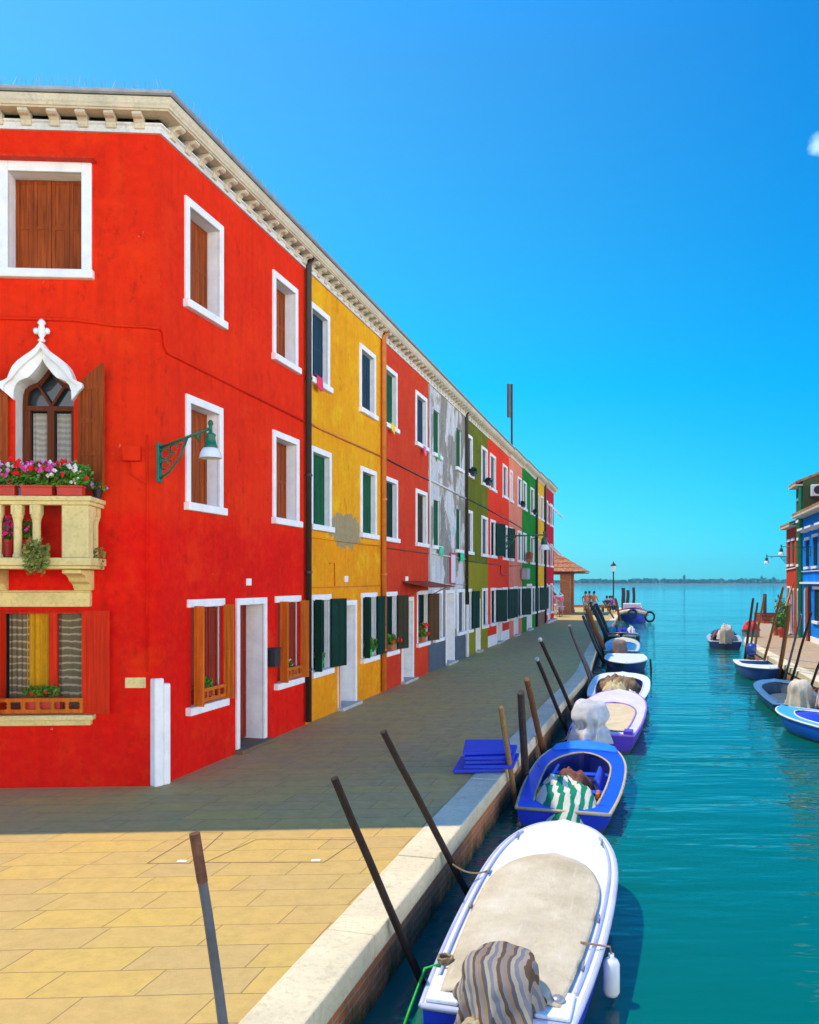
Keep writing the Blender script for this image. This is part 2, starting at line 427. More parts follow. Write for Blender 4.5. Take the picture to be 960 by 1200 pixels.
M['lamp_white'] = paint('lamp_opal', (0.78, 0.78, 0.74), 0.25, 0.05, 8, bmp=0)
M['leaf'] = leaf_mat('leaf_green', (0.07, 0.22, 0.012))
M['leaf2'] = leaf_mat('succulent_green', (0.17, 0.22, 0.035))
M['fl_pink'] = paint('petal_pink', (0.85, 0.03, 0.30), 0.6, 0.2, 20, bmp=0)
M['fl_lilac'] = paint('petal_lilac', (0.65, 0.25, 0.62), 0.6, 0.2, 20, bmp=0)
M['fl_red'] = paint('petal_red', (0.80, 0.008, 0.010), 0.6, 0.2, 20, bmp=0)
M['fl_white'] = paint('petal_white', (0.75, 0.75, 0.66), 0.6, 0.1, 20, bmp=0)
M['pot_red'] = paint('red_planter_plastic', (0.55, 0.035, 0.015), 0.5, 0.2, 10)
M['pot_terra'] = paint('terracotta', (0.45, 0.13, 0.05), 0.8, 0.2, 10)
M['pot_green'] = paint('bright_green_plastic', (0.02, 0.55, 0.06), 0.4, 0.1, 10)
M['step'] = stone_mat('door_step_stone', (0.22, 0.13, 0.07))
M['step_pale'] = stone_mat('pale_step_stone', (0.55, 0.52, 0.46))
M['brick'] = brick_mat('canal_brick', c1=(0.68, 0.17, 0.045), c2=(0.46, 0.17, 0.07), mortar=(0.42, 0.34, 0.22), algae=(-0.54, -0.30))
M['brick_p'] = brick_mat('pavilion_brick', c1=(0.55, 0.18, 0.04), c2=(0.36, 0.11, 0.03))
M['pave'] = paving_mat('trachyte_paving', (0.54, 0.375, 0.115), 0.285, row=0.35, width=0.78, joint=(0.26, 0.175, 0.07))
M['pave_r'] = paving_mat('right_quay_paving', (0.46, 0.33, 0.20), 0.285)
M['mortar'] = paint('grey_mortar', (0.3, 0.28, 0.25), 0.9)
M['rope'] = paint('hemp_rope', (0.30, 0.20, 0.10), 0.9, 0.3, 40)
M['rope_g'] = paint('green_rope', (0.02, 0.45, 0.05), 0.7, 0.2, 40)

# ------------------------------------------------------------------ canal frame
def fac_Y(px): return 5930.0 / (754.0 - px)
def fac_s(px): return (fac_Y(px) - 10.59) / 0.9645
DL = Vector((0.2643, 0.9645, 0)); ANG_L = math.atan2(0.9645, 0.2643)
CR = Vector((0.274 * 10.59 - 5.93, 10.59, 0))          # start of the long facade
CL = Vector((-3.145, 10.45, 0)); DLF = Vector((0.9982, 0.06, 0)); ANG_LF = math.atan2(0.06, 0.9982)
def lx(px):
    u = (px - 480) / 1000.0
    return (u * 10.45 + 3.145) / (0.9982 - 0.06 * u)
def lz(px, py):
    t = lx(px); return EYE + (682 - py) / 1000.0 * (10.45 + 0.06 * t)
def P(px, py, Y): return Vector(((px - 480) / 1000.0 * Y, Y, EYE + (682 - py) / 1000.0 * Y))

LQ = [(-4.6, -9.0), (-1.96, 0.0), (-0.341, 5.68), (1.0, 10.33), (2.42, 15.06), (3.52, 18.8), (4.85, 23.1), (6.75, 30.9), (8.25, 36.8), (11.6, 49.0), (14.98, 61.4), (18.2, 73.0), (20.6, 83.0)]
RQ = [(8.6, -9.0), (9.2, 8.0), (9.55, 15.0), (9.8, 18.5), (10.1, 21.1), (10.67, 23.15), (11.4, 26.2), (12.53, 30.5), (13.88, 35.5), (21.0, 52.5)]

def offset_path(path, d):
    """shift an open polyline sideways to its right by d"""
    out = []
    for i, p in enumerate(path):
        a = Vector(path[max(i - 1, 0)]); b = Vector(path[min(i + 1, len(path) - 1)])
        t = (b - a).normalized(); out.append((p[0] + t.y * d, p[1] - t.x * d))
    return out

def quay(name, label, path, inward, z_bot, far_pts, pave_mat, pave_name, cop_w=0.37):
    """brick quay wall with its stone coping as one thing, the paved ground behind it as setting"""
    s = inward
    inner = offset_path(path, s * cop_w)
    t = thing(name, label, 'quay wall', (path[2][0], path[2][1], 0))
    L = Matrix.Translation(-t.location)
    w = MB(L)
    face = offset_path(path, s * 0.05)
    back = offset_path(path, s * 0.5)
    for i in range(len(path) - 1):
        a, b = face[i], face[i + 1]
        w.face([(a[0], a[1], z_bot), (b[0], b[1], z_bot), (b[0], b[1], -0.17), (a[0], a[1], -0.17)])
        c, d = back[i], back[i + 1]
        w.face([(a[0], a[1], -0.17), (b[0], b[1], -0.17), (d[0], d[1], -0.17), (c[0], c[1], -0.17)])
    a, b = face[-1], back[-1]
    w.face([(a[0], a[1], z_bot), (b[0], b[1], z_bot), (b[0], b[1], -0.17), (a[0], a[1], -0.17)])
    w.build('brick_face', M['brick'], t)
    # coping laid as separate long stones with open joints
    pts = [Vector(p) for p in path]; acc = [0]
    for i in range(len(pts) - 1): acc.append(acc[-1] + (pts[i + 1] - pts[i]).length)
    def at(poly, d):
        for i in range(len(acc) - 1):
            if d <= acc[i + 1] or i == len(acc) - 2:
                k = (d - acc[i]) / (acc[i + 1] - acc[i]); a, b = Vector(poly[i]), Vector(poly[i + 1]); return a + (b - a) * k
    cp = MB(L); d = 0.0
    rng = random.Random(3)
    while d < acc[-1] - 0.3:
        ln = rng.uniform(1.0, 2.1); e = min(d + ln, acc[-1]); g = 0.006
        dz = rng.uniform(-0.006, 0.004)
        a, b = at(path, d + g), at(path, e - g); c, f = at(inner, e - g), at(inner, d + g)
        cp.prism([(a.x, a.y), (b.x, b.y), (c.x, c.y), (f.x, f.y)], -0.17, 0.012 + dz)
        d = e
    cp.build('coping', M['coping'], t, bevel=0.018)
    g = MB()
    poly = [(p[0], p[1], 0.0) for p in offset_path(path, s * (cop_w - 0.03))] + [(x, y, 0.0) for x, y in far_pts]
    tess = geometry.tessellate_polygon([[Vector(p) for p in poly]])
    ids = [g.pt(p) for p in poly]
    for tr in tess: g.f.append([ids[i] for i in tr])
    o = g.build(pave_name, pave_mat)
    for f in o.data.polygons:
        if f.normal.z < 0: f.flip()
    tag(o, kind='structure')
    return t

quay('quay_wall', 'long left brick canal wall capped with pale stone, running past the boats to the lagoon', LQ, -1, -1.3,
     [(12.0, 86.0), (-30.0, 86.0), (-60.0, 60.0), (-60.0, -9.0)], M['pave'], 'pavement')
quay('quay_wall', 'short right canal wall with white coping and weedy brick below the blue house', RQ, 1, -1.3,
     [(60.0, 52.5), (60.0, -9.0)], M['pave_r'], 'footpath')
# far edge wall of the left quay against the lagoon and of the right quay end
m = MB(); m.box(-30, 12.1, 85.9, 86.3, -1.3, 0.42); m.box(-30, 12.15, 85.85, 86.35, 0.42, 0.5)
tag(m.build('parapet_wall', M['cornice']), 'low pale parapet across the far end of the left quay', 'wall')
m = MB(); m.box(12.1, 20.5, 84.2, 84.6, -1.3, 0.0); m.box(12.1, 20.4, 84.2, 84.7, 0.0, 0.25)
tag(m.build('parapet_wall', M['brick_p']), 'brown brick kerb wall behind the people at the end of the left quay', 'wall')
m = MB(); m.box(21.0, 60, 52.4, 52.7, -1.3, -0.02)
tag(m.build('end_wall', M['brick']), 'brick end wall of the right quay facing the lagoon', 'wall')

# water: one sheet out to the far shore
m = MB(); m.face([(-990, -30, WATER), (990, -30, WATER), (990, 985, WATER), (-990, 985, WATER)])
tag(m.build('water', water_mat()), kind='structure')

# ------------------------------------------------------------------ openings
def wall_grid(mb, x0, x1, z0, z1, holes, y=0.0):
    xs = sorted({x0, x1, *[h[0] for h in holes], *[h[1] for h in holes]})
    zs = sorted({z0, z1, *[h[2] for h in holes], *[h[3] for h in holes]})
    for i in range(len(xs) - 1):
        for j in range(len(zs) - 1):
            cx, cz = (xs[i] + xs[i + 1]) / 2, (zs[j] + zs[j + 1]) / 2
            if any(h[0] < cx < h[1] and h[2] < cz < h[3] for h in holes): continue
            mb.face([(xs[i], y, zs[j]), (xs[i + 1], y, zs[j]), (xs[i + 1], y, zs[j + 1]), (xs[i], y, zs[j + 1])])

def leaf(mb, w, z0, z1, Mx, rails=3, th=0.035, slat=False):
    """panelled shutter leaf, hinge along x = 0, growing along +x"""
    st = min(0.055, w * 0.2)
    mb.box(0.004, w - 0.004, -th * 0.25, th * 0.25, z0 + 0.004, z1 - 0.004, Mx)
    mb.box(0, st, -th / 2, th / 2, z0, z1, Mx); mb.box(w - st, w, -th / 2, th / 2, z0, z1, Mx)
    for k in range(rails):
        zc = z0 + (z1 - z0 - st) * k / (rails - 1)
        mb.box(st, w - st, -th * 0.46, th * 0.46, zc, zc + st, Mx)
    n_ = rails - 1
    for k in range(n_):
        z_a = z0 + (z1 - z0 - st) * k / n_ + st + 0.03; z_b = z0 + (z1 - z0 - st) * (k + 1) / n_ - 0.03
        if z_b - z_a > 0.08 and w - 2 * st > 0.08:
            for xa_, xb_ in (((st + 0.02, w / 2 - 0.03), (w / 2 + 0.03, w - st - 0.02)) if w > 0.3 else ((st + 0.02, w - st - 0.02),)):
                mb.box(xa_, xb_, -th * 0.36, th * 0.36, z_a, z_b, Mx)
    if w > 0.3:
        mb.box(w / 2 - 0.012, w / 2 + 0.012, -th * 0.42, th * 0.42, z0 + st, z1 - st, Mx)

def hinge(x, y, deg): return Matrix.Translation((x, y, 0)) @ Matrix.Rotation(math.radians(deg), 4, 'Z')

def window(T, F, o, sh, reveal=0.26, frame_mat=None, fw=0.105, sillh=0.11, style='closed', open_mat=None, surround=True, detail=True, leaf_deg=(172, -10), sides=(1, 1), nleaf=2, jamb=True):
    """o = outer x0,x1,z0,z1 of the white surround; returns the hole in the wall"""
    fm = frame_mat or M['white']
    x0, x1, z0, z1 = o
    fw = min(fw, (x1 - x0) * 0.16)
    hx0, hx1, hz0, hz1 = x0 + fw, x1 - fw, z0 + sillh, z1 - fw
    w = MB(F); pr = 0.03 if surround else 0.004
    if style == 'lintel':                     # only a flat lintel above, shutters hide the jambs
        w.box(x0, x1, -pr, 0.01, hz1, z1)
        if jamb: w.box(x0 + 0.02, hx0, -pr * 0.6, 0.01, hz0, hz1 - 0.001)
        if jamb: w.box(hx1, x1 - 0.02, -pr * 0.6, 0.01, hz0, hz1 - 0.001)
    elif surround:
        w.box(x0, hx0, -pr, 0.01, hz0, z1); w.box(hx1, x1, -pr, 0.01, hz0, z1); w.box(hx0, hx1, -pr, 0.01, hz1, z1)
    for a, b in (((hx0, hz0), (hx0, hz1)), ((hx0, hz1), (hx1, hz1)), ((hx1, hz1), (hx1, hz0)), ((hx1, hz0), (hx0, hz0))):
        w.face([(a[0], 0.011, a[1]), (b[0], 0.011, b[1]), (b[0], reveal, b[1]), (a[0], reveal, a[1])])
    wn = w.build('window', fm, T, bevel=0.006 if detail else 0)
    s = MB(F); s.box(x0 - 0.03, x1 + 0.03, -0.085, 0.012, z0, hz0 - 0.004)
    s.build('sill', fm, wn, bevel=0.012 if detail else 0)
    cw = (hx1 - hx0) / 2
    if style == 'closed':
        if nleaf == 4:
            lw4 = cw / 2
            for i4 in range(4):
                q = MB(F); leaf(q, lw4 - 0.004, hz0 + 0.01, hz1 - 0.005, hinge(hx0 + 0.002 + i4 * lw4, reveal - 0.03 - 0.006 * (i4 % 2), 0)); q.build('shutter', sh, wn)
        for side in (0, 1) if nleaf == 2 else ():
            q = MB(F)
            if side == 0: leaf(q, cw - 0.004, hz0 + 0.01, hz1 - 0.005, hinge(hx0 + 0.002, reveal - 0.03, 0))
            else: leaf(q, cw - 0.004, hz0 + 0.01, hz1 - 0.005, hinge(hx1 - 0.002, reveal - 0.03, 180))
            q.build('shutter', sh, wn)
        q = MB(F); q.box(hx0, hx1, reveal, reveal + 0.02, hz0, hz1); q.build('pane', M['glass'], wn)
    else:
        q = MB(F); q.box(hx0, hx1, reveal, reveal + 0.02, hz0, hz1); q.build('pane', M['glass'], wn)
        q = MB(F)
        b = 0.05
        q.box(hx0, hx0 + b, reveal - 0.05, reveal - 0.002, hz0, hz1); q.box(hx1 - b, hx1, reveal - 0.05, reveal - 0.002, hz0, hz1)
        q.box(hx0 + b, hx1 - b, reveal - 0.05, reveal - 0.002, hz1 - b, hz1); q.box(hx0 + b, hx1 - b, reveal - 0.05, reveal - 0.002, hz0, hz0 + b)
        q.box((hx0 + hx1) / 2 - 0.035, (hx0 + hx1) / 2 + 0.035, reveal - 0.05, reveal - 0.002, hz0 + b, hz1 - b)
        q.build('sash', sh, wn)
        om = open_mat or sh
        for side in (0, 1):
            if not sides[side]: continue
            q = MB(F)
            lw = sides[side] if sides[side] != 1 else cw
            if side == 0: leaf(q, lw, hz0 + 0.005, hz1 + 0.02, hinge(hx0 - 0.005, -pr - 0.03, leaf_deg[0]))
            else: leaf(q, lw, hz0 + 0.005, hz1 + 0.02, hinge(hx1 + 0.005, -pr - 0.03, leaf_deg[1]))
            q.build('shutter', om, wn)
    return (hx0, hx1, hz0, hz1)

def door(T, F, o, leafm, reveal=0.34, fm=None, fw=0.10, handle=True, step=None):
    x0, x1, z0, z1 = o; fm = fm or M['white']; fw = min(fw, (x1 - x0) * 0.15)
    hx0, hx1, hz1 = x0 + fw, x1 - fw, z1 - fw
    w = MB(F)
    w.box(x0, hx0, -0.03, 0.01, z0, z1); w.box(hx1, x1, -0.03, 0.01, z0, z1); w.box(hx0, hx1, -0.03, 0.01, hz1, z1)
    for a, b in (((hx0, z0), (hx0, hz1)), ((hx0, hz1), (hx1, hz1)), ((hx1, hz1), (hx1, z0))):
        w.face([(a[0], 0.011, a[1]), (b[0], 0.011, b[1]), (b[0], reveal, b[1]), (a[0], reveal, a[1])])
    fr = w.build('door_frame', fm, T, bevel=0.006)
    q = MB(F); leaf(q, hx1 - hx0 - 0.01, z0 + 0.02, hz1 - 0.01, hinge(hx0 + 0.005, reveal - 0.03, 0), rails=4, th=0.05)
    dl = q.build('door', leafm, fr)
    if handle:
        q = MB(F); q.tube([(hx0 + 0.09, reveal - 0.05, 1.02), (hx0 + 0.09, reveal - 0.12, 1.02), (hx0 + 0.20, reveal - 0.12, 1.02)], 0.012, 6)
        q.build('handle', M['metal_grey'], fr)
    q = MB(F); sm = step or M['step_pale']
    q.box(x0 - 0.04, x1 + 0.04, -0.14, reveal, -0.02, max(z0, 0.06)); q.build('step', sm, fr, bevel=0.01)
    return (hx0, hx1, 0.0, hz1)

def sweep(mb, path, prof, closed_ends=True):
    """sweep an (out, z) outline along a plan polyline; out is to the right of travel"""
    n = len(path); rows = []
    for i, p in enumerate(path):
        p = Vector((p[0], p[1]))
        t0 = (p - Vector((path[i - 1][0], path[i - 1][1]))).normalized() if i else None
        t1 = (Vector((path[i + 1][0], path[i + 1][1])) - p).normalized() if i < n - 1 else None
        if t0 is None: t0 = t1
        if t1 is None: t1 = t0
        n0 = Vector((t0.y, -t0.x)); n1 = Vector((t1.y, -t1.x)); b = (n0 + n1).normalized(); k = 1 / max(0.3, b.dot(n0))
        rows.append([mb.pt((p.x + b.x * k * o, p.y + b.y * k * o, z)) for o, z in prof])
    m = len(prof)
    for i in range(n - 1):
        for j in range(m):
            mb.f.append([rows[i][j], rows[i][(j + 1) % m], rows[i + 1][(j + 1) % m], rows[i + 1][j]])
    if closed_ends: mb.f.append(rows[0][::-1]); mb.f.append(rows[-1])

FRIEZE = [(0.0, -0.02), (0.035, -0.02), (0.035, 0.06), (0.055, 0.075), (0.055, 0.095), (0.0, 0.095)]
CROWN = [(0.0, 0.165), (0.20, 0.165), (0.21, 0.18), (0.225, 0.185), (0.235, 0.21), (0.25, 0.23), (0.26, 0.27), (0.27, 0.295), (0.0, 0.30)]
GUTTER = [(0.22, 0.305), (0.285, 0.305), (0.30, 0.325), (0.305, 0.36), (0.292, 0.362), (0.288, 0.335), (0.275, 0.32), (0.22, 0.318)]

def bracket(mb, Fx):
    """scrolled modillion below the crown, local x along the wall, -y outward"""
    pr = [(0.0, 0.02), (0.0, 0.163), (-0.19, 0.163), (-0.195, 0.13), (-0.16, 0.11), (-0.11, 0.105), (-0.075, 0.075), (-0.057, 0.02)]
    a = [mb.pt(Fx @ Vector((-0.06, y, z))) for y, z in pr]; b = [mb.pt(Fx @ Vector((0.06, y, z))) for y, z in pr]
    n = len(pr)
    for i in range(n): mb.f.append([a[i], a[(i + 1) % n], b[(i + 1) % n], b[i]])
    mb.f.append(a); mb.f.append(b[::-1])

def cornice(T, L, path, z, segs, individual=True, mat_f=None, mat_c=None, brackets=True):
    mat_c = mat_c or M['cornice']
    m = MB(L); sweep(m, path, [(o, z + h) for o, h in CROWN]); c = m.build('cornice', mat_c, T)
    m = MB(L); sweep(m, path, [(o, z + h) for o, h in FRIEZE]); m.build('frieze', mat_f or M['cornice_w'], c)
    m = MB(L); sweep(m, path, [(o, z + h) for o, h in GUTTER]); m.build('gutter', M['metal_grey'], c)
    if not brackets: return c
    allb = MB(L)
    for F, x0, x1 in segs:
        k = max(1, round((x1 - x0) / 0.355))
        for i in range(k):
            q = MB(L) if individual else allb
            bracket(q, F @ Matrix.Translation((x0 + (i + 0.5) * (x1 - x0) / k, 0.0, z)))
            if individual: q.build('bracket', mat_c, c, bevel=0.008)
    if not individual:
        tag(allb.build('bracket_row', mat_c, c), kind='stuff')
    return c

def cable(T, F, pts, r, mat, name='cable'):
    m = MB(F); m.tube(pts, r, 6); return m.build(name, mat, T, smooth=True)

def downpipe(T, F, x, z0, z1, mat, r=0.045, joint=None):
    m = MB(F); m.tube([(x, -0.07, z0), (x, -0.07, z1 - 0.12), (x, -0.13, z1 + 0.02)], r, 10)
    p = m.build('downpipe', mat, T, smooth=True)
    q = MB(F)
    for z in [z0 + 0.9 + 1.7 * k for k in range(int((z1 - z0) / 1.7))]:
        q.lathe([(r + 0.012, z), (r + 0.012, z + 0.04)], 10, (x, -0.07, 0)); q.box(x - 0.012, x + 0.012, -0.06, 0.0, z, z + 0.04)
    q.build('pipe_clip', mat, p)
    return p

# ------------------------------------------------------------------ greenery
def leaf_cloud(mb, pts, size, rng):
    for p in pts:
        a = Vector((rng.gauss(0, 1), rng.gauss(0, 1), rng.gauss(0, 1) + 0.3)).normalized()
        u = a.orthogonal().normalized(); w = a.cross(u)
        s = size * rng.uniform(0.6, 1.3)
        p = Vector(p)
        mb.face([p - u * s, p - w * s * 0.6 + a * s * 0.15, p + u * s, p + w * s * 0.6 + a * s * 0.15])

def blossom(mb, p, r, rng):
    p = Vector(p); k = len(mb.v)
    for d in ((1, 0, 0), (0, 1, 0), (-1, 0, 0), (0, -1, 0), (0, 0, 1), (0, 0, -1)):
        mb.pt(p + Vector(d) * r * rng.uniform(0.75, 1.15))
    for q in ((0, 1, 4), (1, 2, 4), (2, 3, 4), (3, 0, 4), (1, 0, 5), (2, 1, 5), (3, 2, 5), (0, 3, 5)):
        mb.f.append([k + i for i in q])

def plant(name, label, loc, rz, box, n, size, leafm, blooms=(), pot=None, potm=None, seed=1, cat='plant', group=None):
    """pot or trough + foliage + blossoms; box = half sizes of the leaf volume and its centre height"""
    rng = random.Random(seed); t = thing(name, label, cat, loc, rz, group)
    hx, hy, hz, zc = box
    pts = []
    for _ in range(n):
        while True:
            p = (rng.uniform(-1, 1), rng.uniform(-1, 1), rng.uniform(-1, 1))
            if abs(p[0]) ** 4 + p[1] ** 2 + p[2] ** 2 < 1: break
        h = 1 + 0.35 * nz(p[0] * hx * 9 + seed, p[1] * 3)
        pts.append((p[0] * hx, p[1] * hy, zc + p[2] * hz * h))
    m = MB(); leaf_cloud(m, pts, size, rng); m.build('foliage', leafm, t, fix=False)
    for bm_, nb, br in blooms:
        m = MB()
        for _ in range(nb):
            c = rng.choice(pts)
            c = (c[0], c[1] - abs(rng.gauss(0, 0.3)) * hy - 0.25 * hy, c[2] + 0.3 * hz)
            for _k in range(3): blossom(m, (c[0] + rng.gauss(0, br * .6), c[1] + rng.gauss(0, br * .6), c[2] + rng.gauss(0, br * .5)), br * rng.uniform(.6, 1), rng)
        m.build('blossoms', bm_, t, fix=False)
    if pot:
        m = MB()
        if pot[0] == 'trough':
            _, l, w, h = pot
            m.prism([(-l * .47, -w * .42), (l * .47, -w * .42), (l * .47, w * .42), (-l * .47, w * .42)], 0, h * 0.8)
            m.box(-l * .5, l * .5, -w * .5, w * .5, h * 0.8, h)
        else:
            _, r, h = pot
            m.lathe([(r * .7, 0), (r * .95, h * .8), (r * 1.08, h * .8), (r * 1.08, h), (r * .9, h)], 14)
        m.build('pot', potm, t, bevel=0.006)
    return t
# ------------------------------------------------------------------ corner house
M['yellow'] = plaster('yellow_plaster', (0.80, 0.36, 0.010), (0.74, 0.29, 0.008), chips=(0.45, 0.2, 0.05), chip=0.80, lower=(3.32, 0.02, (0.82, 0.28, 0.006)),
                      bare=((-1.27, 17.0, 3.52), (1.05, 0.36), (0.34, 0.27, 0.14)))
def grey_mat():
    m, nt, b = new_mat('worn_white_render'); v = coords(nt)
    n = noise_tex(nt, coords(nt, (0.8, 0.8, 0.7), loc=(3.6, 0, 0.9)), 0.95, 5, 0.55)
    fine = noise_tex(nt, v, 12, 7, 0.7)
    white = ramp(nt, fine, [(0.3, (0.46, 0.48, 0.50)), (0.6, (0.68, 0.69, 0.70))])
    dirt = noise_tex(nt, coords(nt, (2.2, 2.2, 0.5), loc=(0, 3, 5)), 1.6, 7, 0.7)
    white = mix(nt, ramp(nt, dirt, [(0.42, 0.0), (0.66, 0.7)]), white, (0.36, 0.36, 0.33))
    grey = ramp(nt, fine, [(0.3, (0.11, 0.105, 0.085)), (0.65, (0.28, 0.265, 0.22))])
    grey = mix(nt, ramp(nt, dirt, [(0.45, 0.0), (0.6, 0.7)]), grey, (0.33, 0.31, 0.27))
    ad = nd(nt, 'ShaderNodeMath', operation='MULTIPLY_ADD'); nt.links.new(noise_tex(nt, v, 7, 8, 0.75), ad.inputs[0]); ad.inputs[1].default_value = 0.12; nt.links.new(n, ad.inputs[2])
    e = ad.outputs[0]
    col = mix(nt, ramp(nt, e, [(0.585, 0.0), (0.605, 1.0)]), white, grey)
    col = mix(nt, ramp(nt, e, [(0.560, 0.0), (0.585, 0.8), (0.60, 0.8), (0.625, 0.0)]), col, (0.33, 0.26, 0.17))
    nb = noise_tex(nt, coords(nt, loc=(9, 4, 2)), 1.1, 4, 0.6)
    col = mix(nt, ramp(nt, nb, [(0.66, 0.0), (0.68, 0.7)]), col, (0.20, 0.50, 0.66))
    nt.links.new(col, b.inputs['Base Color']); b.inputs['Roughness'].default_value = 0.9
    bump(nt, b, n, 0.5, 0.03); return m
M['grey'] = grey_mat()

EAVE = 8.0
HC = thing('corner_house', 'tall red corner house with carved balcony, brown shutters and white cornice at left', 'house', CR, 0, 'terraced houses along the left bank')
Li = Matrix.Translation(-CR)
FR = Li @ frame(CR, ANG_L)                  # long canal facade
FL = Li @ frame(CL, ANG_LF)                 # short facade on the near side, x runs from -6 to 0
sE = fac_s(358.0)
def SZ(px, py): return EYE + (682 - py) / 1000.0 * fac_Y(px)

holesR, holesL = [], []
CX = Vector((-3.065, 10.455, 0))
rowT, rowM = (6.05, 7.50), (3.43, 4.94)
for (a, b) in ((216, 260.5), (319, 348)):
    holesR.append(window(HC, FR, (fac_s(a), fac_s(b), *rowT), M['sh_brown'], reveal=0.22))
for (a, b) in ((217, 260), (319, 349.5)):
    holesR.append(window(HC, FR, (fac_s(a), fac_s(b), *rowM), M['sh_brown'], reveal=0.22))
for (a, b) in ((219, 262), (322, 351.5)):
    holesR.append(window(HC, FR, (fac_s(a), fac_s(b), 0.76, 2.27), M['sh_red'], style='lintel', surround=True, open_mat=M['sh_orange'], reveal=0.12, jamb=False, sides=(0.14, 0.14), leaf_deg=(262, -80)))
holesR.append(door(HC, FR, (fac_s(276), fac_s(311.5), 0.06, 2.26), M['door_red'], step=M['step']))
# left face: first-floor window of closed panelled shutters
xw0, xw1 = -1.84, lx(108)
holesL.append(window(HC, FL, (xw0, xw1, 6.18, 7.60), M['sh_brown'], fw=0.12, nleaf=4))
m = MB(FL); m.box(xw0 - 0.05, xw1 + 0.06, -0.14, 0.01, 7.60, 7.63); m.build('drip_board', M['sh_red'], HC)

# --- ogee arched window with its wooden frame, shutters and curtains
xa = lx(52.5); zs = 4.86
half_in = [(0.345, 3.45), (0.345, zs - 0.16), (0.335, zs - 0.02), (0.30, zs + 0.05), (0.235, zs + 0.085), (0.165, zs + 0.11), (0.115, zs + 0.16), (0.07, zs + 0.22), (0.03, zs + 0.27), (0.0, zs + 0.33)]
half_out = [(0.50, zs - 0.015), (0.49, zs + 0.03), (0.43, zs + 0.055), (0.385, zs + 0.08), (0.365, zs + 0.14), (0.33, zs + 0.22), (0.27, zs + 0.29), (0.20, zs + 0.345), (0.12, zs + 0.40), (0.06, zs + 0.45), (0.0, zs + 0.53)]
arch = [(xa + x, z) for x, z in half_in] + [(xa - x, z) for x, z in half_in[-2::-1]]
# wall of the left face with a rectangular cut for the arch, refilled round its outline
ax0, ax1, az0, az1 = xa - 0.40, xa + 0.40, 3.45, zs + 0.40
bottomL = (xa - 0.60, xa + 0.47, 0.90, 2.16)        # ground-floor window hole
holesL.append((ax0, ax1, az0, az1)); holesL.append(bottomL)
W = MB(Li)
w1 = MB(FR); wall_grid(w1, -0.14, sE, 0, EAVE, holesR)
w2 = MB(FL); wall_grid(w2, -6, 0.08, 0, EAVE, holesL)
w2.face([(ax0, 0, az0), (xa - 0.345, 0, az0), (xa - 0.345, 0, az1), (ax0, 0, az1)]); w2.face([(xa + 0.345, 0, az0), (ax1, 0, az0), (ax1, 0, az1), (xa + 0.345, 0, az1)])
hp = half_in[1:]
for i in range(len(hp) - 1):
    for s in (1, -1):
        (xA, zA), (xB, zB) = hp[i], hp[i + 1]
        w2.face([(xa + s * xA, 0, zA), (xa + s * xA, 0, az1), (xa + s * xB, 0, az1), (xa + s * xB, 0, zB)])
for q in (w1, w2):
    k = len(W.v); W.v += q.v; W.f += [[i + k for i in f] for f in q.f]
E = CR + DL * sE; Lf = CL - DLF * 6
inw = Vector((-DL.y, DL.x, 0))
foot = [Lf, CX, E, E + inw * 8, Lf + Vector((0, 7.0, 0))]
def wq(a, b): W.face([(a.x, a.y, 0), (b.x, b.y, 0), (b.x, b.y, EAVE), (a.x, a.y, EAVE)])
wq(E, foot[3]); wq(foot[3], foot[4]); wq(foot[4], Lf)
W.build('wall', M['red'], HC)
# low roof
R = MB(Li); c0 = (Lf + E + foot[3] + foot[4]) / 4
top = (c0.x, c0.y, EAVE + 1.3)
rp = offset_path([(p.x, p.y) for p in foot[:3]], 0.22)
ring = [(x, y, EAVE + 0.315) for x, y in rp] + [(foot[3].x, foot[3].y, EAVE + 0.315), (foot[4].x, foot[4].y, EAVE + 0.315)]
for i in range(len(ring)): R.face([ring[i], ring[(i + 1) % len(ring)], top])
R.build('roof', M['tiles'], HC)
cor = cornice(HC, Li, [(Lf.x, Lf.y), (CX.x, CX.y), (E.x, E.y)], EAVE,
              [(frame(CL, ANG_LF), -3.0, 0.02), (frame(CR, ANG_L), -0.08, sE)])
# bird wires along the gutter
m = MB(Li); rng = random.Random(5)
for F_, x0, x1, st in ((frame(CL, ANG_LF), -2.4, 0.2, 0.055), (frame(CR, ANG_L), 0.1, 4.4, 0.08)):
    x = x0
    while x < x1:
        p = F_ @ Vector((x, -0.27, EAVE + 0.355)); d = F_.to_3x3() @ Vector((rng.uniform(-.04, .04), rng.uniform(-.05, .05), 0.13))
        m.tube([p, p + d], 0.003, 3, cap=False); x += st
tag(m.build('bird_spikes', M['metal_grey'], cor, fix=False), kind='stuff')

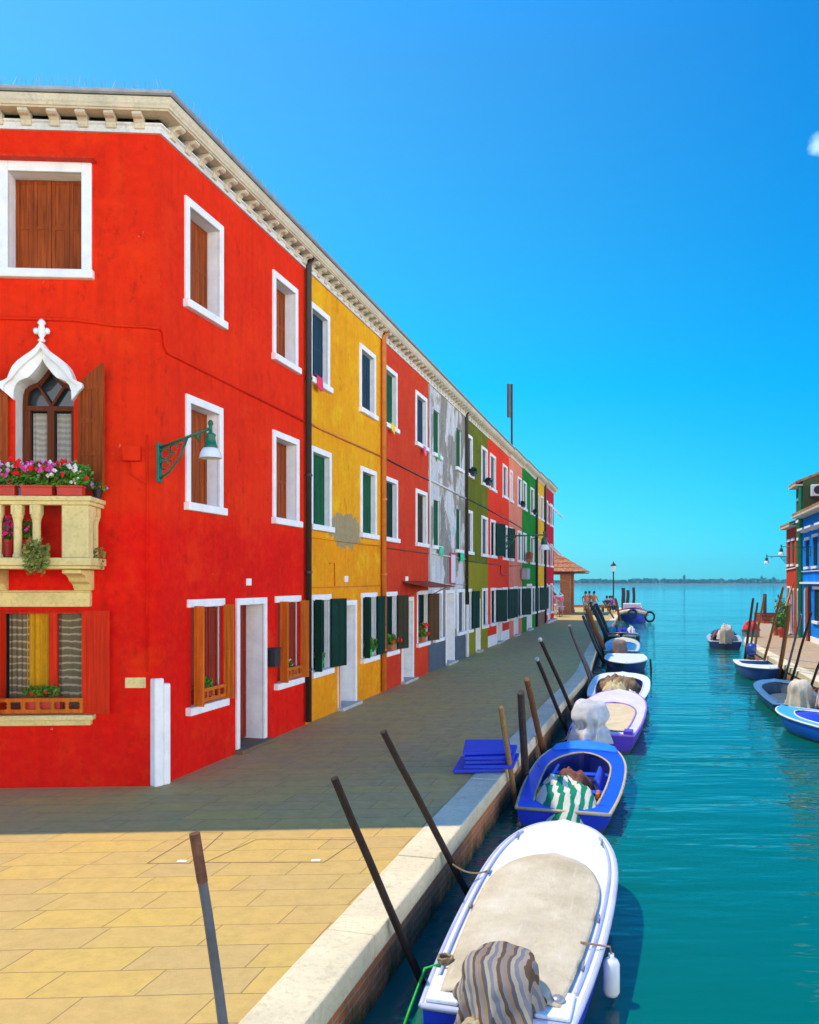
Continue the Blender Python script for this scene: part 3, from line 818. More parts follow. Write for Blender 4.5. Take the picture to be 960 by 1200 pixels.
# white ogee hood: moulding proud of the wall, splayed white intrados going in to the wooden frame
m = MB(FL)
hin = half_in[1:]
def hood(m, s):
    n = len(half_out)
    def inner(i):                       # sample the inner outline at the same fraction
        t = i / (n - 1) * (len(hin) - 1); k = min(int(t), len(hin) - 2); f = t - k
        return (hin[k][0] * (1 - f) + hin[k + 1][0] * f, hin[k][1] * (1 - f) + hin[k + 1][1] * f)
    yo, yi = -0.15, 0.30
    for i in range(n - 1):
        A, B = half_out[i], half_out[i + 1]; a, b = inner(i), inner(i + 1)
        mid = lambda p, q: (p[0] * .62 + q[0] * .38, p[1] * .62 + q[1] * .38)
        c, d = mid(A, a), mid(B, b)
        X = lambda p, y: (xa + s * p[0], y, p[1])
        m.face([X(A, 0.0), X(B, 0.0), X(B, yo), X(A, yo)])
        m.face([X(A, yo), X(B, yo), X(d, yo + .01), X(c, yo + .01)])
        m.face([X(c, yo + .01), X(d, yo + .01), X(d, yo + .06), X(c, yo + .06)])
        m.face([X(c, yo + .06), X(d, yo + .06), X(b, yo + .075), X(a, yo + .075)])
        m.face([X(a, yo + .075), X(b, yo + .075), X(b, yi), X(a, yi)])
    A, a = half_out[0], inner(0)
    m.face([(xa + s * A[0], 0, A[1]), (xa + s * A[0], yo, A[1]), (xa + s * a[0], yo + .075, a[1]), (xa + s * a[0], 0, a[1])])
    m.face([(xa + s * 0.345, 0.0, 3.45), (xa + s * 0.345, 0.0, hin[0][1]), (xa + s * 0.345, 0.30, hin[0][1]), (xa + s * 0.345, 0.30, 3.45)])
hood(m, 1); hood(m, -1)
aw = m.build('arched_window', M['white'], HC, smooth=False)
m = MB(FL)   # trefoil finial
zc = zs + 0.53
m.lathe([(0.035, 0), (0.045, 0.02), (0.022, 0.04), (0.03, 0.06), (0.055, 0.11), (0.04, 0.17), (0.03, 0.20), (0.05, 0.225), (0.03, 0.26), (0.004, 0.28)], 12, (xa, -0.10, zc))
m.lathe([(0.004, -0.10), (0.035, -0.085), (0.04, -0.06), (0.02, -0.03), (0.02, 0.03), (0.04, 0.06), (0.035, 0.085), (0.004, 0.10)], 10, (0, 0, 0), Matrix.Translation((xa, -0.10, zc + 0.13)) @ Matrix.Rotation(PI / 2, 4, 'Y'))
m.build('finial', M['white'], aw, smooth=True)
m = MB(FL); yb = 0.24    # joinery: jambs, transom, mullion, tracery following the arch
def strip(pts, wd, y0, y1):
    for i in range(len(pts) - 1):
        (xA, zA), (xB, zB) = pts[i], pts[i + 1]
        t = Vector((xB - xA, zB - zA)); t.normalize(); nn = Vector((-t.y, t.x)) * wd
        m.xz([(xA - nn.x, zA - nn.y), (xB - nn.x, zB - nn.y), (xB + nn.x, zB + nn.y), (xA + nn.x, zA + nn.y)], y0, y1)
ins = [(x * 0.93, z - 0.015) for x, z in half_in]
strip([(xa + x, z) for x, z in ins], 0.035, yb - .03, yb + .03); strip([(xa - x, z) for x, z in ins], 0.035, yb - .03, yb + .031)
m.box(xa - 0.30, xa + 0.30, yb - .04, yb + .02, zs - 0.24, zs - 0.18); m.box(xa - 0.04, xa + 0.04, yb - .042, yb + .02, 3.45, zs - 0.242)
m.box(xa - 0.31, xa - 0.25, yb - .038, yb + .02, 3.45, zs - 0.243); m.box(xa + 0.25, xa + 0.31, yb - .038, yb + .02, 3.45, zs - 0.243)
strip([(xa, zs - 0.18), (xa - 0.10, zs - 0.02), (xa - 0.17, zs + 0.09)], 0.016, yb - .02, yb + .02); strip([(xa, zs - 0.18), (xa + 0.10, zs - 0.02), (xa + 0.17, zs + 0.09)], 0.016, yb - .02, yb + .021)
m.build('sash', wood('dark_sash_wood', (0.15, 0.035, 0.010)), aw)
m = MB(FL); m.xz(arch, 0.295, 0.31); m.build('pane', M['glass'], aw)
m = MB(FL)
for s in (-1, 1):
    m.grid(lambda u, v: (xa + s * (0.05 + 0.19 * u), 0.285 + 0.008 * math.sin(u * 22), 3.5 + (zs - 0.26 - 3.5) * v), 24, 2)
m.build('curtain', M['curtain'], aw, smooth=True)
for s, dg in ((0, 208), (1, -22)):
    q = MB(FL); leaf(q, 0.36, 3.62, zs + 0.02, hinge(xa + (0.42 if s else -0.42), -0.05, dg), rails=4)
    Mx = hinge(xa + (0.42 if s else -0.42), -0.05, dg); k0 = len(q.v)
    pr = [(0, zs + .02), (0.36, zs + .02), (0.36, zs + .27), (0.26, zs + .22), (0.12, zs + .12), (0, zs + 0.03)] if s else [(0, zs + .02), (0.36, zs + .02), (0.36, zs + .27), (0.26, zs + .22), (0.12, zs + .12), (0, zs + 0.03)]
    a = [q.pt(Mx @ Vector((x, -.016, z))) for x, z in pr]; b = [q.pt(Mx @ Vector((x, .016, z))) for x, z in pr]
    for i in range(len(pr)): q.f.append([a[i], a[(i + 1) % len(pr)], b[(i + 1) % len(pr)], b[i]])
    q.f.append(a); q.f.append(b[::-1])
    q.build('shutter', M['sh_brown'], aw)

# --- balcony
b0, b1 = xa - 0.95, lx(121); zt, zf = 3.49, 2.78; yo = -0.56
m = MB(FL); m.box(b0, b1 + 0.04, yo - 0.05, 0.0, zf - 0.09, zf); m.box(b0, b1 + 0.02, yo - 0.025, 0.0, zf - 0.13, zf - 0.091)
bal = m.build('balcony', M['stone_cream'], HC, bevel=0.012)
m = MB(FL)
for z0, z1, e in ((zt - 0.055, zt, 0.035), (zt - 0.10, zt - 0.056, 0.015)):
    m.box(b0, b1 + e, yo - e, yo + 0.13 - e * 0.2, z0, z1); m.box(b1 - 0.13, b1 + e, yo + 0.132, 0.0, z0, z1)
m.build('rail', M['stone_cream'], bal, bevel=0.008)
prof = [(0.058, 0.0), (0.058, 0.03), (0.045, 0.05), (0.045, 0.40), (0.05, 0.44), (0.062, 0.47), (0.066, 0.50), (0.066, zt - zf - 0.10)]
def baluster(x, y):
    m = MB(FL); m.lathe(prof, 14, (x, y, zf)); m.box(x - 0.062, x + 0.062, y - .055, y + .055, zf + 0.50, zt - 0.10); m.build('baluster', M['stone_cream'], bal, smooth=False, bevel=0.006)
for px in (16, 38.5, 59.5): baluster(lx(px) + 0.02, yo + 0.055)
for k in range(2): baluster(lx(16) + 0.02 - 0.22 * (k + 1), yo + 0.055)
baluster(b1 - 0.075, -0.10); baluster(b1 - 0.075, -0.30)
m = MB(FL); m.box(b1 - 0.31, b1 - 0.005, yo + 0.005, yo + 0.12, zf, zt - 0.10); m.box(b1 - 0.12, b1 - 0.006, yo + 0.121, yo + 0.20, zf, zt - 0.10)
m.build('corner_pier', M['stone_cream'], bal, bevel=0.012)
# scrolled consoles and the long lintel they stand on
cpro = [(0.0, 2.40), (0.0, 2.645), (-0.50, 2.645), (-0.50, 2.60), (-0.44, 2.59), (-0.36, 2.575), (-0.30, 2.55), (-0.25, 2.505), (-0.20, 2.49), (-0.14, 2.47), (-0.09, 2.42), (-0.075, 2.40)]
for xc in (b1 - 0.215, b1 - 1.23):
    m = MB(FL); a = [m.pt((xc - 0.11, y, z)) for y, z in cpro]; b = [m.pt((xc + 0.11, y, z)) for y, z in cpro]
    for i in range(len(cpro)): m.f.append([a[i], a[(i + 1) % len(cpro)], b[(i + 1) % len(cpro)], b[i]])
    m.f.append(a); m.f.append(b[::-1]); m.build('console', M['stone_cream'], bal, bevel=0.01)
m = MB(FL); m.box(b0, lx(108), -0.10, 0.01, 2.20, 2.375); m.box(b0, lx(108) - 0.005, -0.06, 0.01, 2.375, 2.398)
m.build('lintel', M['stone_cream'], HC, bevel=0.012)
# --- ground-floor window of the left face
gx0, gx1, gz0, gz1 = bottomL
m = MB(FL)
for a, b in (((gx0, gz0), (gx0, gz1)), ((gx0, gz1), (gx1, gz1)), ((gx1, gz1), (gx1, gz0)), ((gx1, gz0), (gx0, gz0))):
    m.face([(a[0], 0.0, a[1]), (b[0], 0.0, b[1]), (b[0], 0.3, b[1]), (a[0], 0.3, a[1])])
gw = m.build('window', M['stone_cream'], HC)
m = MB(FL); m.box(gx0 - 0.1, gx1 + 0.14, -0.13, 0.02, gz0 - 0.07, gz0 - 0.004); m.box(gx0 - 0.1, gx1 + 0.10, -0.09, 0.02, gz0 - 0.135, gz0 - 0.071)
m.build('sill', M['stone_cream'], gw, bevel=0.012)
m = MB(FL)
for a, b in ((gx0, gx0 + .06), ((gx0 + gx1) / 2 + 0.06, (gx0 + gx1) / 2 + 0.16), (gx1 - .05, gx1)): m.box(a, b, 0.16, 0.215, gz0, gz1)
m.box(gx0, gx1, 0.155, 0.21, gz1 - 0.05, gz1); m.box(gx0, gx1, 0.157, 0.212, gz0, gz0 + 0.05)
m.build('sash', M['sh_red'], gw)
m = MB(FL); m.box(gx0, gx1, 0.30, 0.32, gz0, gz1); m.build('pane', M['glass'], gw)
for a, b, mt in ((gx0 + .08, gx0 + .34, 'curtain_n'), (gx0 + 0.30, gx0 + 0.56, 'curtain_y'), (gx0 + .66, gx1 - .02, 'curtain_n')):
    m = MB(FL); m.grid(lambda u, v: (a + (b - a) * u, 0.25 + (0.01 if mt == 'curtain_n' else -0.005) + 0.012 * math.sin(u * 26), gz0 + 0.02 + (gz1 - gz0 - 0.03) * v), 30, 2); m.build('curtain', M[mt], gw, smooth=True)
for hx, dg, w_ in ((gx1 + 0.0, -14, 0.35), (gx0 - 0.0, 196, 0.35), (gx0 + 0.02, -62, 0.26)):
    q = MB(FL); leaf(q, w_, gz0 + 0.01, gz1 - 0.01, hinge(hx, -0.06, dg), rails=2); q.build('shutter', M['sh_red'], gw)
def guard(F, T, x0, x1, z0, z1, y, mat, n):
    """pierced board across the foot of a window"""
    m = MB(F); m.box(x0, x1, y - .012, y + .012, z1 - 0.045, z1); m.box(x0, x1, y - .012, y + .012, z0, z0 + 0.045)
    for k in range(n + 1):
        xc = x0 + 0.02 + (x1 - x0 - 0.04) * k / n
        pr = [(0.03, z0 + .044), (0.014, z0 + 0.075), (0.03, (z0 + z1) / 2), (0.014, z1 - 0.075), (0.03, z1 - .044)]
        m.xz([(xc + a, b) for a, b in pr] + [(xc - a, b) for a, b in pr[::-1]], y - .011, y + .011)
    return m.build('guard_board', mat, T)
guard(FL, gw, gx0 + 0.02, gx1 + 0.02, gz0 + 0.02, gz0 + 0.20, -0.09, M['sh_orange'], 6)
wins = [o for o in HC.children if o.name.startswith('window')]
for wn_, (a_, b_) in ((wins[4], (219, 262)), (wins[5], (322, 351.5))):     # dark red inner shutters drawn to, a hand's width back
    s_a, s_b = fac_s(a_), fac_s(b_); f_ = min(0.105, (s_b - s_a) * 0.16)
    for k_ in range(3):
        q = MB(FR); w_ = (s_b - s_a - 2 * f_) / 3; leaf(q, w_ - 0.006, 0.88, 2.15, hinge(s_a + f_ + k_ * w_ + .003, 0.05 + 0.012 * (k_ % 2), 0), rails=3); q.build('inner_shutter', M['door_red'], wn_)
guard(FR, wins[4], fac_s(228), fac_s(263.5), 0.905, 1.085, -0.09, M['sh_orange'], 5)
guard(FR, wins[5], fac_s(330), fac_s(351), 0.905, 1.085, -0.09, M['sh_orange'], 5)
# --- wall furniture
cable(HC, FL, [(-3.5, -0.02, 5.70), (-0.95, -0.02, 5.69), (-0.45, -0.02, 5.63), (-0.10, -0.02, 5.62), (0.09, -0.025, 5.60)], 0.022, M['red'])
cable(HC, FR, [(-0.15, -0.025, 5.60), (-0.08, -0.025, 5.57), (-0.06, -0.02, 5.42), (0.02, -0.02, 5.35), (sE - 0.1, -0.02, 5.30)], 0.02, M['red'])
m = MB(FL); m.box(lx(145), lx(167), -0.10, 0.01, lz(155, 541), lz(155, 524)); m.build('junction_box', M['red'], HC, bevel=0.008)
cable(HC, FL, [(lx(152), -0.03, lz(152, 541)), (lx(154), -0.03, lz(152, 556)), (lx(172), -0.03, lz(172, 566))], 0.015, M['red'])
cable(HC, FL, [(lx(173), -0.02, 4.3), (lx(173), -0.02, 1.4)], 0.014, M['red'])
m = MB(FL); m.box(lx(147), lx(171), -0.012, 0.01, lz(160, 806), lz(160, 794)); m.build('plaque', M['stone_cream'], HC)
m = MB(FR); m.box(fac_s(288.5), fac_s(294), -0.012, 0.01, SZ(291, 686), SZ(291, 678)); m.build('plaque', M['white'], HC)
gmid = (CL + CR) / 2; ga = math.atan2((CR - CL).y, (CR - CL).x)
m = MB(Li @ frame(gmid, ga)); m.box(-0.115, 0.015, -0.090, 0.03, 0, 1.32); m.box(0.016, 0.115, -0.082, 0.03, 0, 1.25)
m.build('corner_guard', M['white'], HC, bevel=0.02)
m = MB(FR); x0, x1 = fac_s(313.5), fac_s(320); z0, z1 = SZ(316, 781), SZ(316, 759)
m.box(x0, x1, -0.13, 0.0, z0, z1 - 0.03); m.prism([(x0 - .01, -0.14), (x1 + .01, -0.14), (x1 + .01, 0), (x0 - .01, 0)], z1 - 0.029, z1); m.build('letter_box', M['iron'], HC, bevel=0.006)
downpipe(HC, FR, sE - 0.02, 0.05, 8.15, M['pipe_dark'], 0.055)

# plants on the corner house
frL = frame(CL, ANG_LF)
def on_left(x, y, z): return tuple(frL @ Vector((x, y, z)))
bl = [(M['fl_pink'], 11, 0.031), (M['fl_lilac'], 7, 0.030), (M['fl_red'], 11, 0.031), (M['fl_white'], 13, 0.028)]
zpl = zt + 0.005
for i, (x, mixw, lab) in enumerate(((-1.62, (1, 1, 1, 1), 'red flower trough with pink and white blooms, leftmost on the balcony rail'),
                                    (-1.20, (1.3, 1.2, 1, .8), 'red flower trough with lilac and red blooms in the middle of the balcony rail'),
                                    (-0.83, (.2, .4, .9, 1.5), 'red flower trough with mostly white blooms at the right end of the balcony rail'))):
    plant('flower_trough', lab, on_left(x + 0.02, yo + 0.05, zpl), ANG_LF, (0.24, 0.17, 0.135, 0.24), 950, 0.03, M['leaf'],
          [(b[0], int(b[1] * k), b[2]) for b, k in zip(bl, mixw)], ('trough', 0.37 if i < 2 else 0.30, 0.16, 0.12), M['pot_red'], 20 + i, 'flower box', 'flower troughs on the balcony rail')
plant('flower_pot', 'small dark pot with one purple bloom on the balcony end', on_left(b1 - 0.02, -0.16, zpl), 0, (0.10, 0.10, 0.07, 0.15), 120, 0.022, M['leaf'], [(M['fl_lilac'], 3, 0.03)], ('pot', 0.06, 0.11), M['iron'], 31, 'flower pot')
plant('potted_geranium', 'bright pink geranium in a red pot on the balcony floor behind the balusters', on_left(lx(20), yo + 0.26, zf), 0, (0.17, 0.13, 0.13, 0.33), 240, 0.03, M['leaf'], [(M['fl_pink'], 34, 0.028)], ('pot', 0.09, 0.22), M['pot_red'], 32, 'potted plant')
plant('potted_plant', 'green plant with few flowers in a red pot between the balusters', on_left(lx(46), yo + 0.26, zf), 0, (0.12, 0.12, 0.11, 0.33), 220, 0.026, M['leaf'], [(M['fl_pink'], 5, 0.02)], ('pot', 0.09, 0.22), M['pot_red'], 33, 'potted plant')
plant('trailing_plant', 'round olive green succulent clump hanging over the balcony floor edge', on_left(lx(66), yo - 0.09, zf - 0.05), 0, (0.155, 0.10, 0.20, 0.06), 520, 0.026, M['leaf2'], [(M['pot_terra'], 5, 0.012)], None, None, 34, 'plant')
plant('trailing_plant', 'straggly little plant hanging from the right corner of the balcony', on_left(b1 + 0.03, yo + 0.30, zf - 0.04), 0, (0.07, 0.10, 0.13, 0.05), 140, 0.022, M['leaf2'], [], None, None, 35, 'plant')
plant('geranium_box', 'geranium with one red bloom in the big ground floor window below the balcony', on_left((gx0 + gx1) / 2 + 0.02, 0.03, gz0 + 0.0), ANG_LF, (0.22, 0.07, 0.07, 0.27), 320, 0.026, M['leaf'], [(M['fl_red'], 3, 0.024)], ('trough', 0.5, 0.14, 0.2), M['pot_red'], 36, 'flower box')
frR = frame(CR, ANG_L)
def on_right(s, y, z): return tuple(frR @ Vector((s, y, z)))
plant('window_plant', 'leafy green plant behind the pierced board of the window left of the red door', on_right((fac_s(226) + fac_s(258)) / 2 - 0.08, 0.02, 0.88), ANG_L, (0.24, 0.07, 0.09, 0.24), 260, 0.026, M['leaf'], [], ('trough', 0.45, 0.13, 0.16), M['pot_red'], 37, 'flower box')
plant('window_plant', 'green plant with a pale flower in the window beside the black letter box', on_right((fac_s(326) + fac_s(347)) / 2, 0.02, 0.88), ANG_L, (0.24, 0.07, 0.09, 0.24), 260, 0.026, M['leaf'], [(M['fl_white'], 4, 0.018)], ('trough', 0.45, 0.13, 0.16), M['pot_red'], 38, 'flower box')

# ------------------------------------------------------------------ the terrace
def terrace(name, label, pa, pb, wallm, top, mid, ground, doors, h=EAVE, eave_ind=True, detail=True, trim=True, frieze=None, brk=True, plinth=None):
    """one house of the row; window entries are (px left, px right, shutter, style, options)"""
    s0, s1 = fac_s(pa), fac_s(pb); base = CR + DL * s0
    T = thing(name, label, 'house', base, ANG_L, 'terraced houses along the left bank')
    F = Matrix(); X = lambda px: fac_s(px) - s0; w = s1 - s0
    holes = []
    for row, zz in ((top, rowT), (mid, rowM), (ground, (0.78, 2.27))):
        for e in row:
            a, b, sh, st = e[:4]; kw = dict(e[4]) if len(e) > 4 else {}
            z = kw.pop('z', zz); kw.setdefault('reveal', 0.13 if pa < 500 else 0.10)
            holes.append(window(T, F, (X(a), X(b), *z), M[sh], style=st, detail=detail, **kw))
    for a, b, lm, z1, *fm in doors:
        holes.append(door(T, F, (X(a), X(b), 0.04, z1), M[lm], fm=M[fm[0]] if fm else None, handle=detail))
    m = MB(); wall_grid(m, 0, w, 0, h, holes)
    m.face([(0, 0, 0), (0, 8, 0), (0, 8, h), (0, 0, h)]); m.face([(w, 0, 0), (w, 8, 0), (w, 8, h), (w, 0, h)]); m.face([(0, 8, 0), (w, 8, 0), (w, 8, h), (0, 8, h)])
    m.build('wall', wallm, T)
    r = MB(); e = h + 0.31
    r.face([(0, -0.22, e), (w, -0.22, e), (w, 4.2, e + 1.0), (0, 4.2, e + 1.0)]); r.face([(0, 4.2, e + 1.0), (w, 4.2, e + 1.0), (w, 8.2, e), (0, 8.2, e)])
    r.face([(0, -0.22, e), (0, 4.2, e + 1.0), (0, 8.2, e)]); r.face([(w, -0.22, e), (w, 4.2, e + 1.0), (w, 8.2, e)])
    r.build('roof', M['tiles'], T)
    cornice(T, Matrix(), [(0, 0), (w, 0)], h, [(Matrix(), 0, w)], individual=eave_ind, mat_f=frieze, brackets=brk)
    return T, X, w

G, D, N, O_ = 'sh_green', 'sh_deep', 'sh_blue', 'sh_olive'
op = dict(leaf_deg=(176, -12), sides=(0, 1))
Ty, X, w = terrace('yellow_house', 'bright yellow house with green shutters and a bare grey patch between two windows', 358.0, 446.6, M['yellow'],
    [(362, 385.5, N, 'closed'), (421, 439.5, 'sh_blue', 'closed')], [(363, 387.5, G, 'closed'), (422, 440.5, G, 'closed')],
    [(363.8, 387, D, 'lintel', dict(open_mat=M['sh_deep'], leaf_deg=(262, -14), sides=(0.13, 0.50))), (422.8, 441, D, 'lintel', dict(open_mat=M['sh_deep'], leaf_deg=(262, -6), sides=(0.12, 0.52)))],
    [(395.6, 417.2, 'door_pale', 2.13)])
cable(Ty, Matrix(), [(0.0, -0.02, 5.32), (0.6, -0.02, 5.30), (w, -0.02, 5.33)], 0.02, M['pipe_orange'])
cable(Ty, Matrix(), [(0.0, -0.02, 3.30), (w, -0.02, 3.30)], 0.014, M['yellow'])
cable(Ty, Matrix(), [(0.0, -0.02, 2.40), (w, -0.02, 2.42)], 0.010, M['pipe_orange'])
cable(Ty, Matrix(), [(X(385), -0.02, 2.85), (X(391), -0.02, 2.87), (X(391.5), -0.02, 2.42)], 0.010, M['pipe_orange'])
downpipe(Ty, Matrix(), w, 0.05, 8.15, M['pipe_orange'], 0.06)
m = MB(); m.box(X(403.5), X(407.5), -0.015, 0.01, 2.50, 2.62); m.build('number_plate', M['white'], Ty)
m = MB(); m.tube([(X(396), -0.03, 0.05), (X(396), -0.03, 1.2)], 0.02, 6); m.build('gas_pipe', M['pipe_orange'], Ty)

Tr, X, w = terrace('brick_red_house', 'brick red house with pale door, small porch roof and dark green shutters', 446.6, 502, M['brick_red'],
    [(448.6, 464.8, G, 'closed'), (486.6, 499.8, N, 'closed')], [(448.8, 465.3, D, 'closed'), (487, 500, O_, 'closed')],
    [(450.7, 464.8, D, 'lintel', dict(open_mat=M['sh_olive'], leaf_deg=(176, -18), sides=(0, 0.45))), (488.4, 501.2, D, 'lintel', dict(open_mat=M['sh_umber'], leaf_deg=(176, -20), sides=(0, 0.5)))],
    [(470.3, 484.2, 'door_pale', 2.12)])
m = MB(); x0, x1 = X(471), X(501.5)
m.face([(x0, 0, 2.50), (x1, 0, 2.50), (x1, -0.75, 2.36), (x0, -0.75, 2.36)]); m.face([(x0, 0, 2.53), (x1, 0, 2.53), (x1, -0.76, 2.385), (x0, -0.76, 2.385)])
m.face([(x0, -0.75, 2.36), (x1, -0.75, 2.36), (x1, -0.76, 2.385), (x0, -0.76, 2.385)]); m.face([(x0, 0, 2.5), (x0, -.75, 2.36), (x0, -.76, 2.385), (x0, 0, 2.53)]); m.face([(x1, 0, 2.5), (x1, -.75, 2.36), (x1, -.76, 2.385), (x1, 0, 2.53)])
m.tube([(x0 + .1, -0.02, 2.1), (x0 + .1, -0.6, 2.38)], 0.012, 5); m.tube([(x1 - .1, -0.02, 2.1), (x1 - .1, -0.6, 2.38)], 0.012, 5)
m.build('porch_roof', M['sh_brown'], Tr, fix=True)
cable(Tr, Matrix(), [(0.0, -0.02, 5.33), (w, -0.02, 5.30)], 0.018, M['pipe_dark']); cable(Tr, Matrix(), [(0.0, -0.02, 3.28), (w, -0.02, 3.28)], 0.012, M['pipe_dark'])
m = MB(); m.box(X(475), X(478), -0.015, 0.01, 2.50, 2.64); m.build('number_plate', M['white'], Tr)

Tg, X, w = terrace('grey_house', 'patchy grey and white house with crumbling render and dark green shutters', 502, 545, M['grey'],
    [(507, 516.2, G, 'closed', dict(surround=False)), (534, 541.5, G, 'closed', dict(surround=False))], [(507.3, 516.2, G, 'closed', dict(surround=False)), (534, 541, G, 'closed', dict(surround=False))],
    [(508, 518, 'sh_grey', 'closed'), (536, 544, 'sh_grey', 'closed')], [(522, 532, 'door_pale', 2.25)])
for a_, b_ in ((0.0, X(521.8) - 0.03), (X(532.3) + 0.03, w)):
    m = MB(); m.box(a_, b_, -0.02, 0.012, 0.0, 0.77); m.build('plinth', M['plinth'], Tg)
cable(Tg, Matrix(), [(0.02, -0.03, 5.33), (w, -0.03, 5.28)], 0.03, M['pipe_white']); cable(Tg, Matrix(), [(0.02, -0.03, 3.30), (w, -0.03, 3.25)], 0.02, M['pipe_white'])
cable(Tg, Matrix(), [(0.02, -0.03, 2.44), (w, -0.03, 2.42)], 0.012, M['pipe_white'])
downpipe(Tg, Matrix(), w, 1.75, 8.15, M['pipe_dark'], 0.05); m = MB(); m.tube([(w, -0.07, 0.02), (w, -0.07, 1.75)], 0.065, 8); m.build('drain_pipe', M['pipe_white'], Tg)
cable(Tg, Matrix(), [(0.06, -0.03, 2.5), (0.06, -0.03, 8.0)], 0.035, M['pipe_white'], 'corner_pipe')
# framed sign standing out from the grey wall
sg = thing('wall_sign', 'tall narrow white sign with a red border on the grey house wall', 'sign', tuple(frR @ Vector((fac_s(529.5), -0.02, 2.42))), ANG_L)
m = MB(); m.box(-0.36, 0.36, -0.03, 0.02, 0, 0.98); m.build('board', paint('red_sign_frame', (0.5, 0.02, 0.06), 0.5), sg, bevel=0.005)
m = MB(); m.box(-0.29, 0.29, -0.036, -0.028, 0.06, 0.92); m.build('face', paint('sign_white', (0.72, 0.66, 0.68), 0.5, 0.05), sg)

To, X, w = terrace('olive_house', 'mossy olive green house with white window frames and dark shutters', 545, 571.8, M['olive'],
    [(546.4, 553.2, N, 'closed'), (564, 570.8, 'sh_grey', 'closed')], [(546.2, 553.3, 'sh_grey', 'closed'), (564, 571.2, 'sh_grey', 'closed')],
    [(547, 552.4, D, 'lintel', dict(leaf_deg=(176, -8), sides=(0, 0.75))), (565, 571, N, 'closed')], [(557.5, 562.3, 'door_pale', 1.9)], eave_ind=False, detail=False)
cable(To, Matrix(), [(0.0, -0.02, 5.30), (w, -0.02, 5.28)], 0.02, M['iron']); cable(To, Matrix(), [(0.0, -0.02, 3.2), (w, -0.02, 3.2)], 0.015, M['iron'])
Ts, X, w = terrace('scarlet_house', 'scarlet house with open black-green shutters and white plinth, beyond the olive house', 571.8, 596.4, M['scarlet'],
    [(574, 580.5, 'sh_grey', 'closed'), (589, 594.3, 'sh_grey', 'closed')],
    [(574.6, 580.4, D, 'lintel', dict(leaf_deg=(176, -14), sides=(0, 0.9))), (589.4, 594.6, D, 'lintel', dict(leaf_deg=(176, -10), sides=(0, 0.9)))],
    [(575, 581, D, 'lintel', dict(leaf_deg=(176, -16), sides=(0, 0.95))), (589, 594.6, D, 'lintel', dict(leaf_deg=(176, -6), sides=(0, 1.1)))], [(582, 587.8, 'sh_grey', 2.25)], h=8.02, eave_ind=False, detail=False, frieze=M['cornice'])
for a_, b_ in ((0.0, X(582) - 0.03), (X(588) + .03, w)):
    m = MB(); m.box(a_, b_, -0.02, 0.012, 0, 0.42); m.build('plinth', M['white'], Ts)
cable(Ts, Matrix(), [(0.0, -0.02, 5.25), (w, -0.02, 5.2)], 0.02, M['iron']); cable(Ts, Matrix(), [(0.0, -0.02, 3.2), (w * .55, -0.02, 3.2), (w * .56, -0.02, 2.8), (w, -0.02, 2.8)], 0.015, M['iron'])
Tp, X, w = terrace('salmon_house', 'salmon pink house with wall mounted cooling unit and dark shutters', 596.4, 611.8, M['pink'],
    [(597.4, 600.4, 'sh_grey', 'closed'), (606.7, 611, N, 'closed')], [(597.2, 600.6, 'sh_grey', 'closed'), (606.6, 611, 'sh_grey', 'closed')],
    [(597.6, 601.0, D, 'lintel', dict(leaf_deg=(176, -8), sides=(0, 0.6))), (607.6, 611.2, D, 'lintel', dict(leaf_deg=(186, -20), sides=(0.6, 0.9)))], [(602, 606.8, 'sh_grey', 2.3)], h=8.08, eave_ind=False, detail=False)
cable(Tp, Matrix(), [(0.0, -0.02, 5.2), (w, -0.02, 5.1)], 0.02, M['iron']); cable(Tp, Matrix(), [(0.0, -0.02, 3.2), (w, -0.02, 3.3)], 0.015, M['iron'])
m = MB(); m.box(w - 0.55, w + 0.25, -0.36, -0.04, 2.62, 3.16); ac = m.build('cooling_unit', M['metal_grey'], Tp, bevel=0.02)
Tn, X, w = terrace('green_house', 'vivid green house with white window frames and pale door', 611.8, 627.8, M['green'],
    [(612.8, 616.8, 'sh_grey', 'closed'), (621.6, 625.6, N, 'closed')], [(612.8, 616.8, 'sh_grey', 'closed'), (621.6, 625.6, 'sh_grey', 'closed')],
    [(612.4, 616.3, D, 'lintel', dict(leaf_deg=(176, -10), sides=(0, 0.7))), (623.6, 627, D, 'lintel', dict(leaf_deg=(176, -10), sides=(0, 0.5)))], [(617.4, 623, 'door_pale', 2.4)], h=8.14, eave_ind=False, detail=False)
downpipe(Tn, Matrix(), w, 0.05, 8.3, M['pipe_dark'], 0.07)
Tz, X, w = terrace('golden_house', 'narrow golden yellow house near the far end of the row', 627.8, 637.8, M['gold'],
    [(629, 631.4, 'sh_grey', 'closed'), (633.6, 636.6, 'sh_grey', 'closed')], [(629, 631.4, 'sh_grey', 'closed'), (633.6, 636.6, 'sh_grey', 'closed')],
    [(629, 632, D, 'lintel', dict(leaf_deg=(180, -10), sides=(0, 0.9))), (633.6, 636.8, D, 'lintel', dict(leaf_deg=(180, -10), sides=(0, 0.9)))], [], h=8.22, eave_ind=False, detail=False, frieze=M['cornice'])
downpipe(Tz, Matrix(), w, 0.05, 8.4, M['iron'], 0.08)
m = MB(); m.box(0, w, -0.03, 0.012, 0, 0.74); m.build('plinth', paint('brown_plinth', (0.18, 0.08, 0.05), 0.8), Tz)
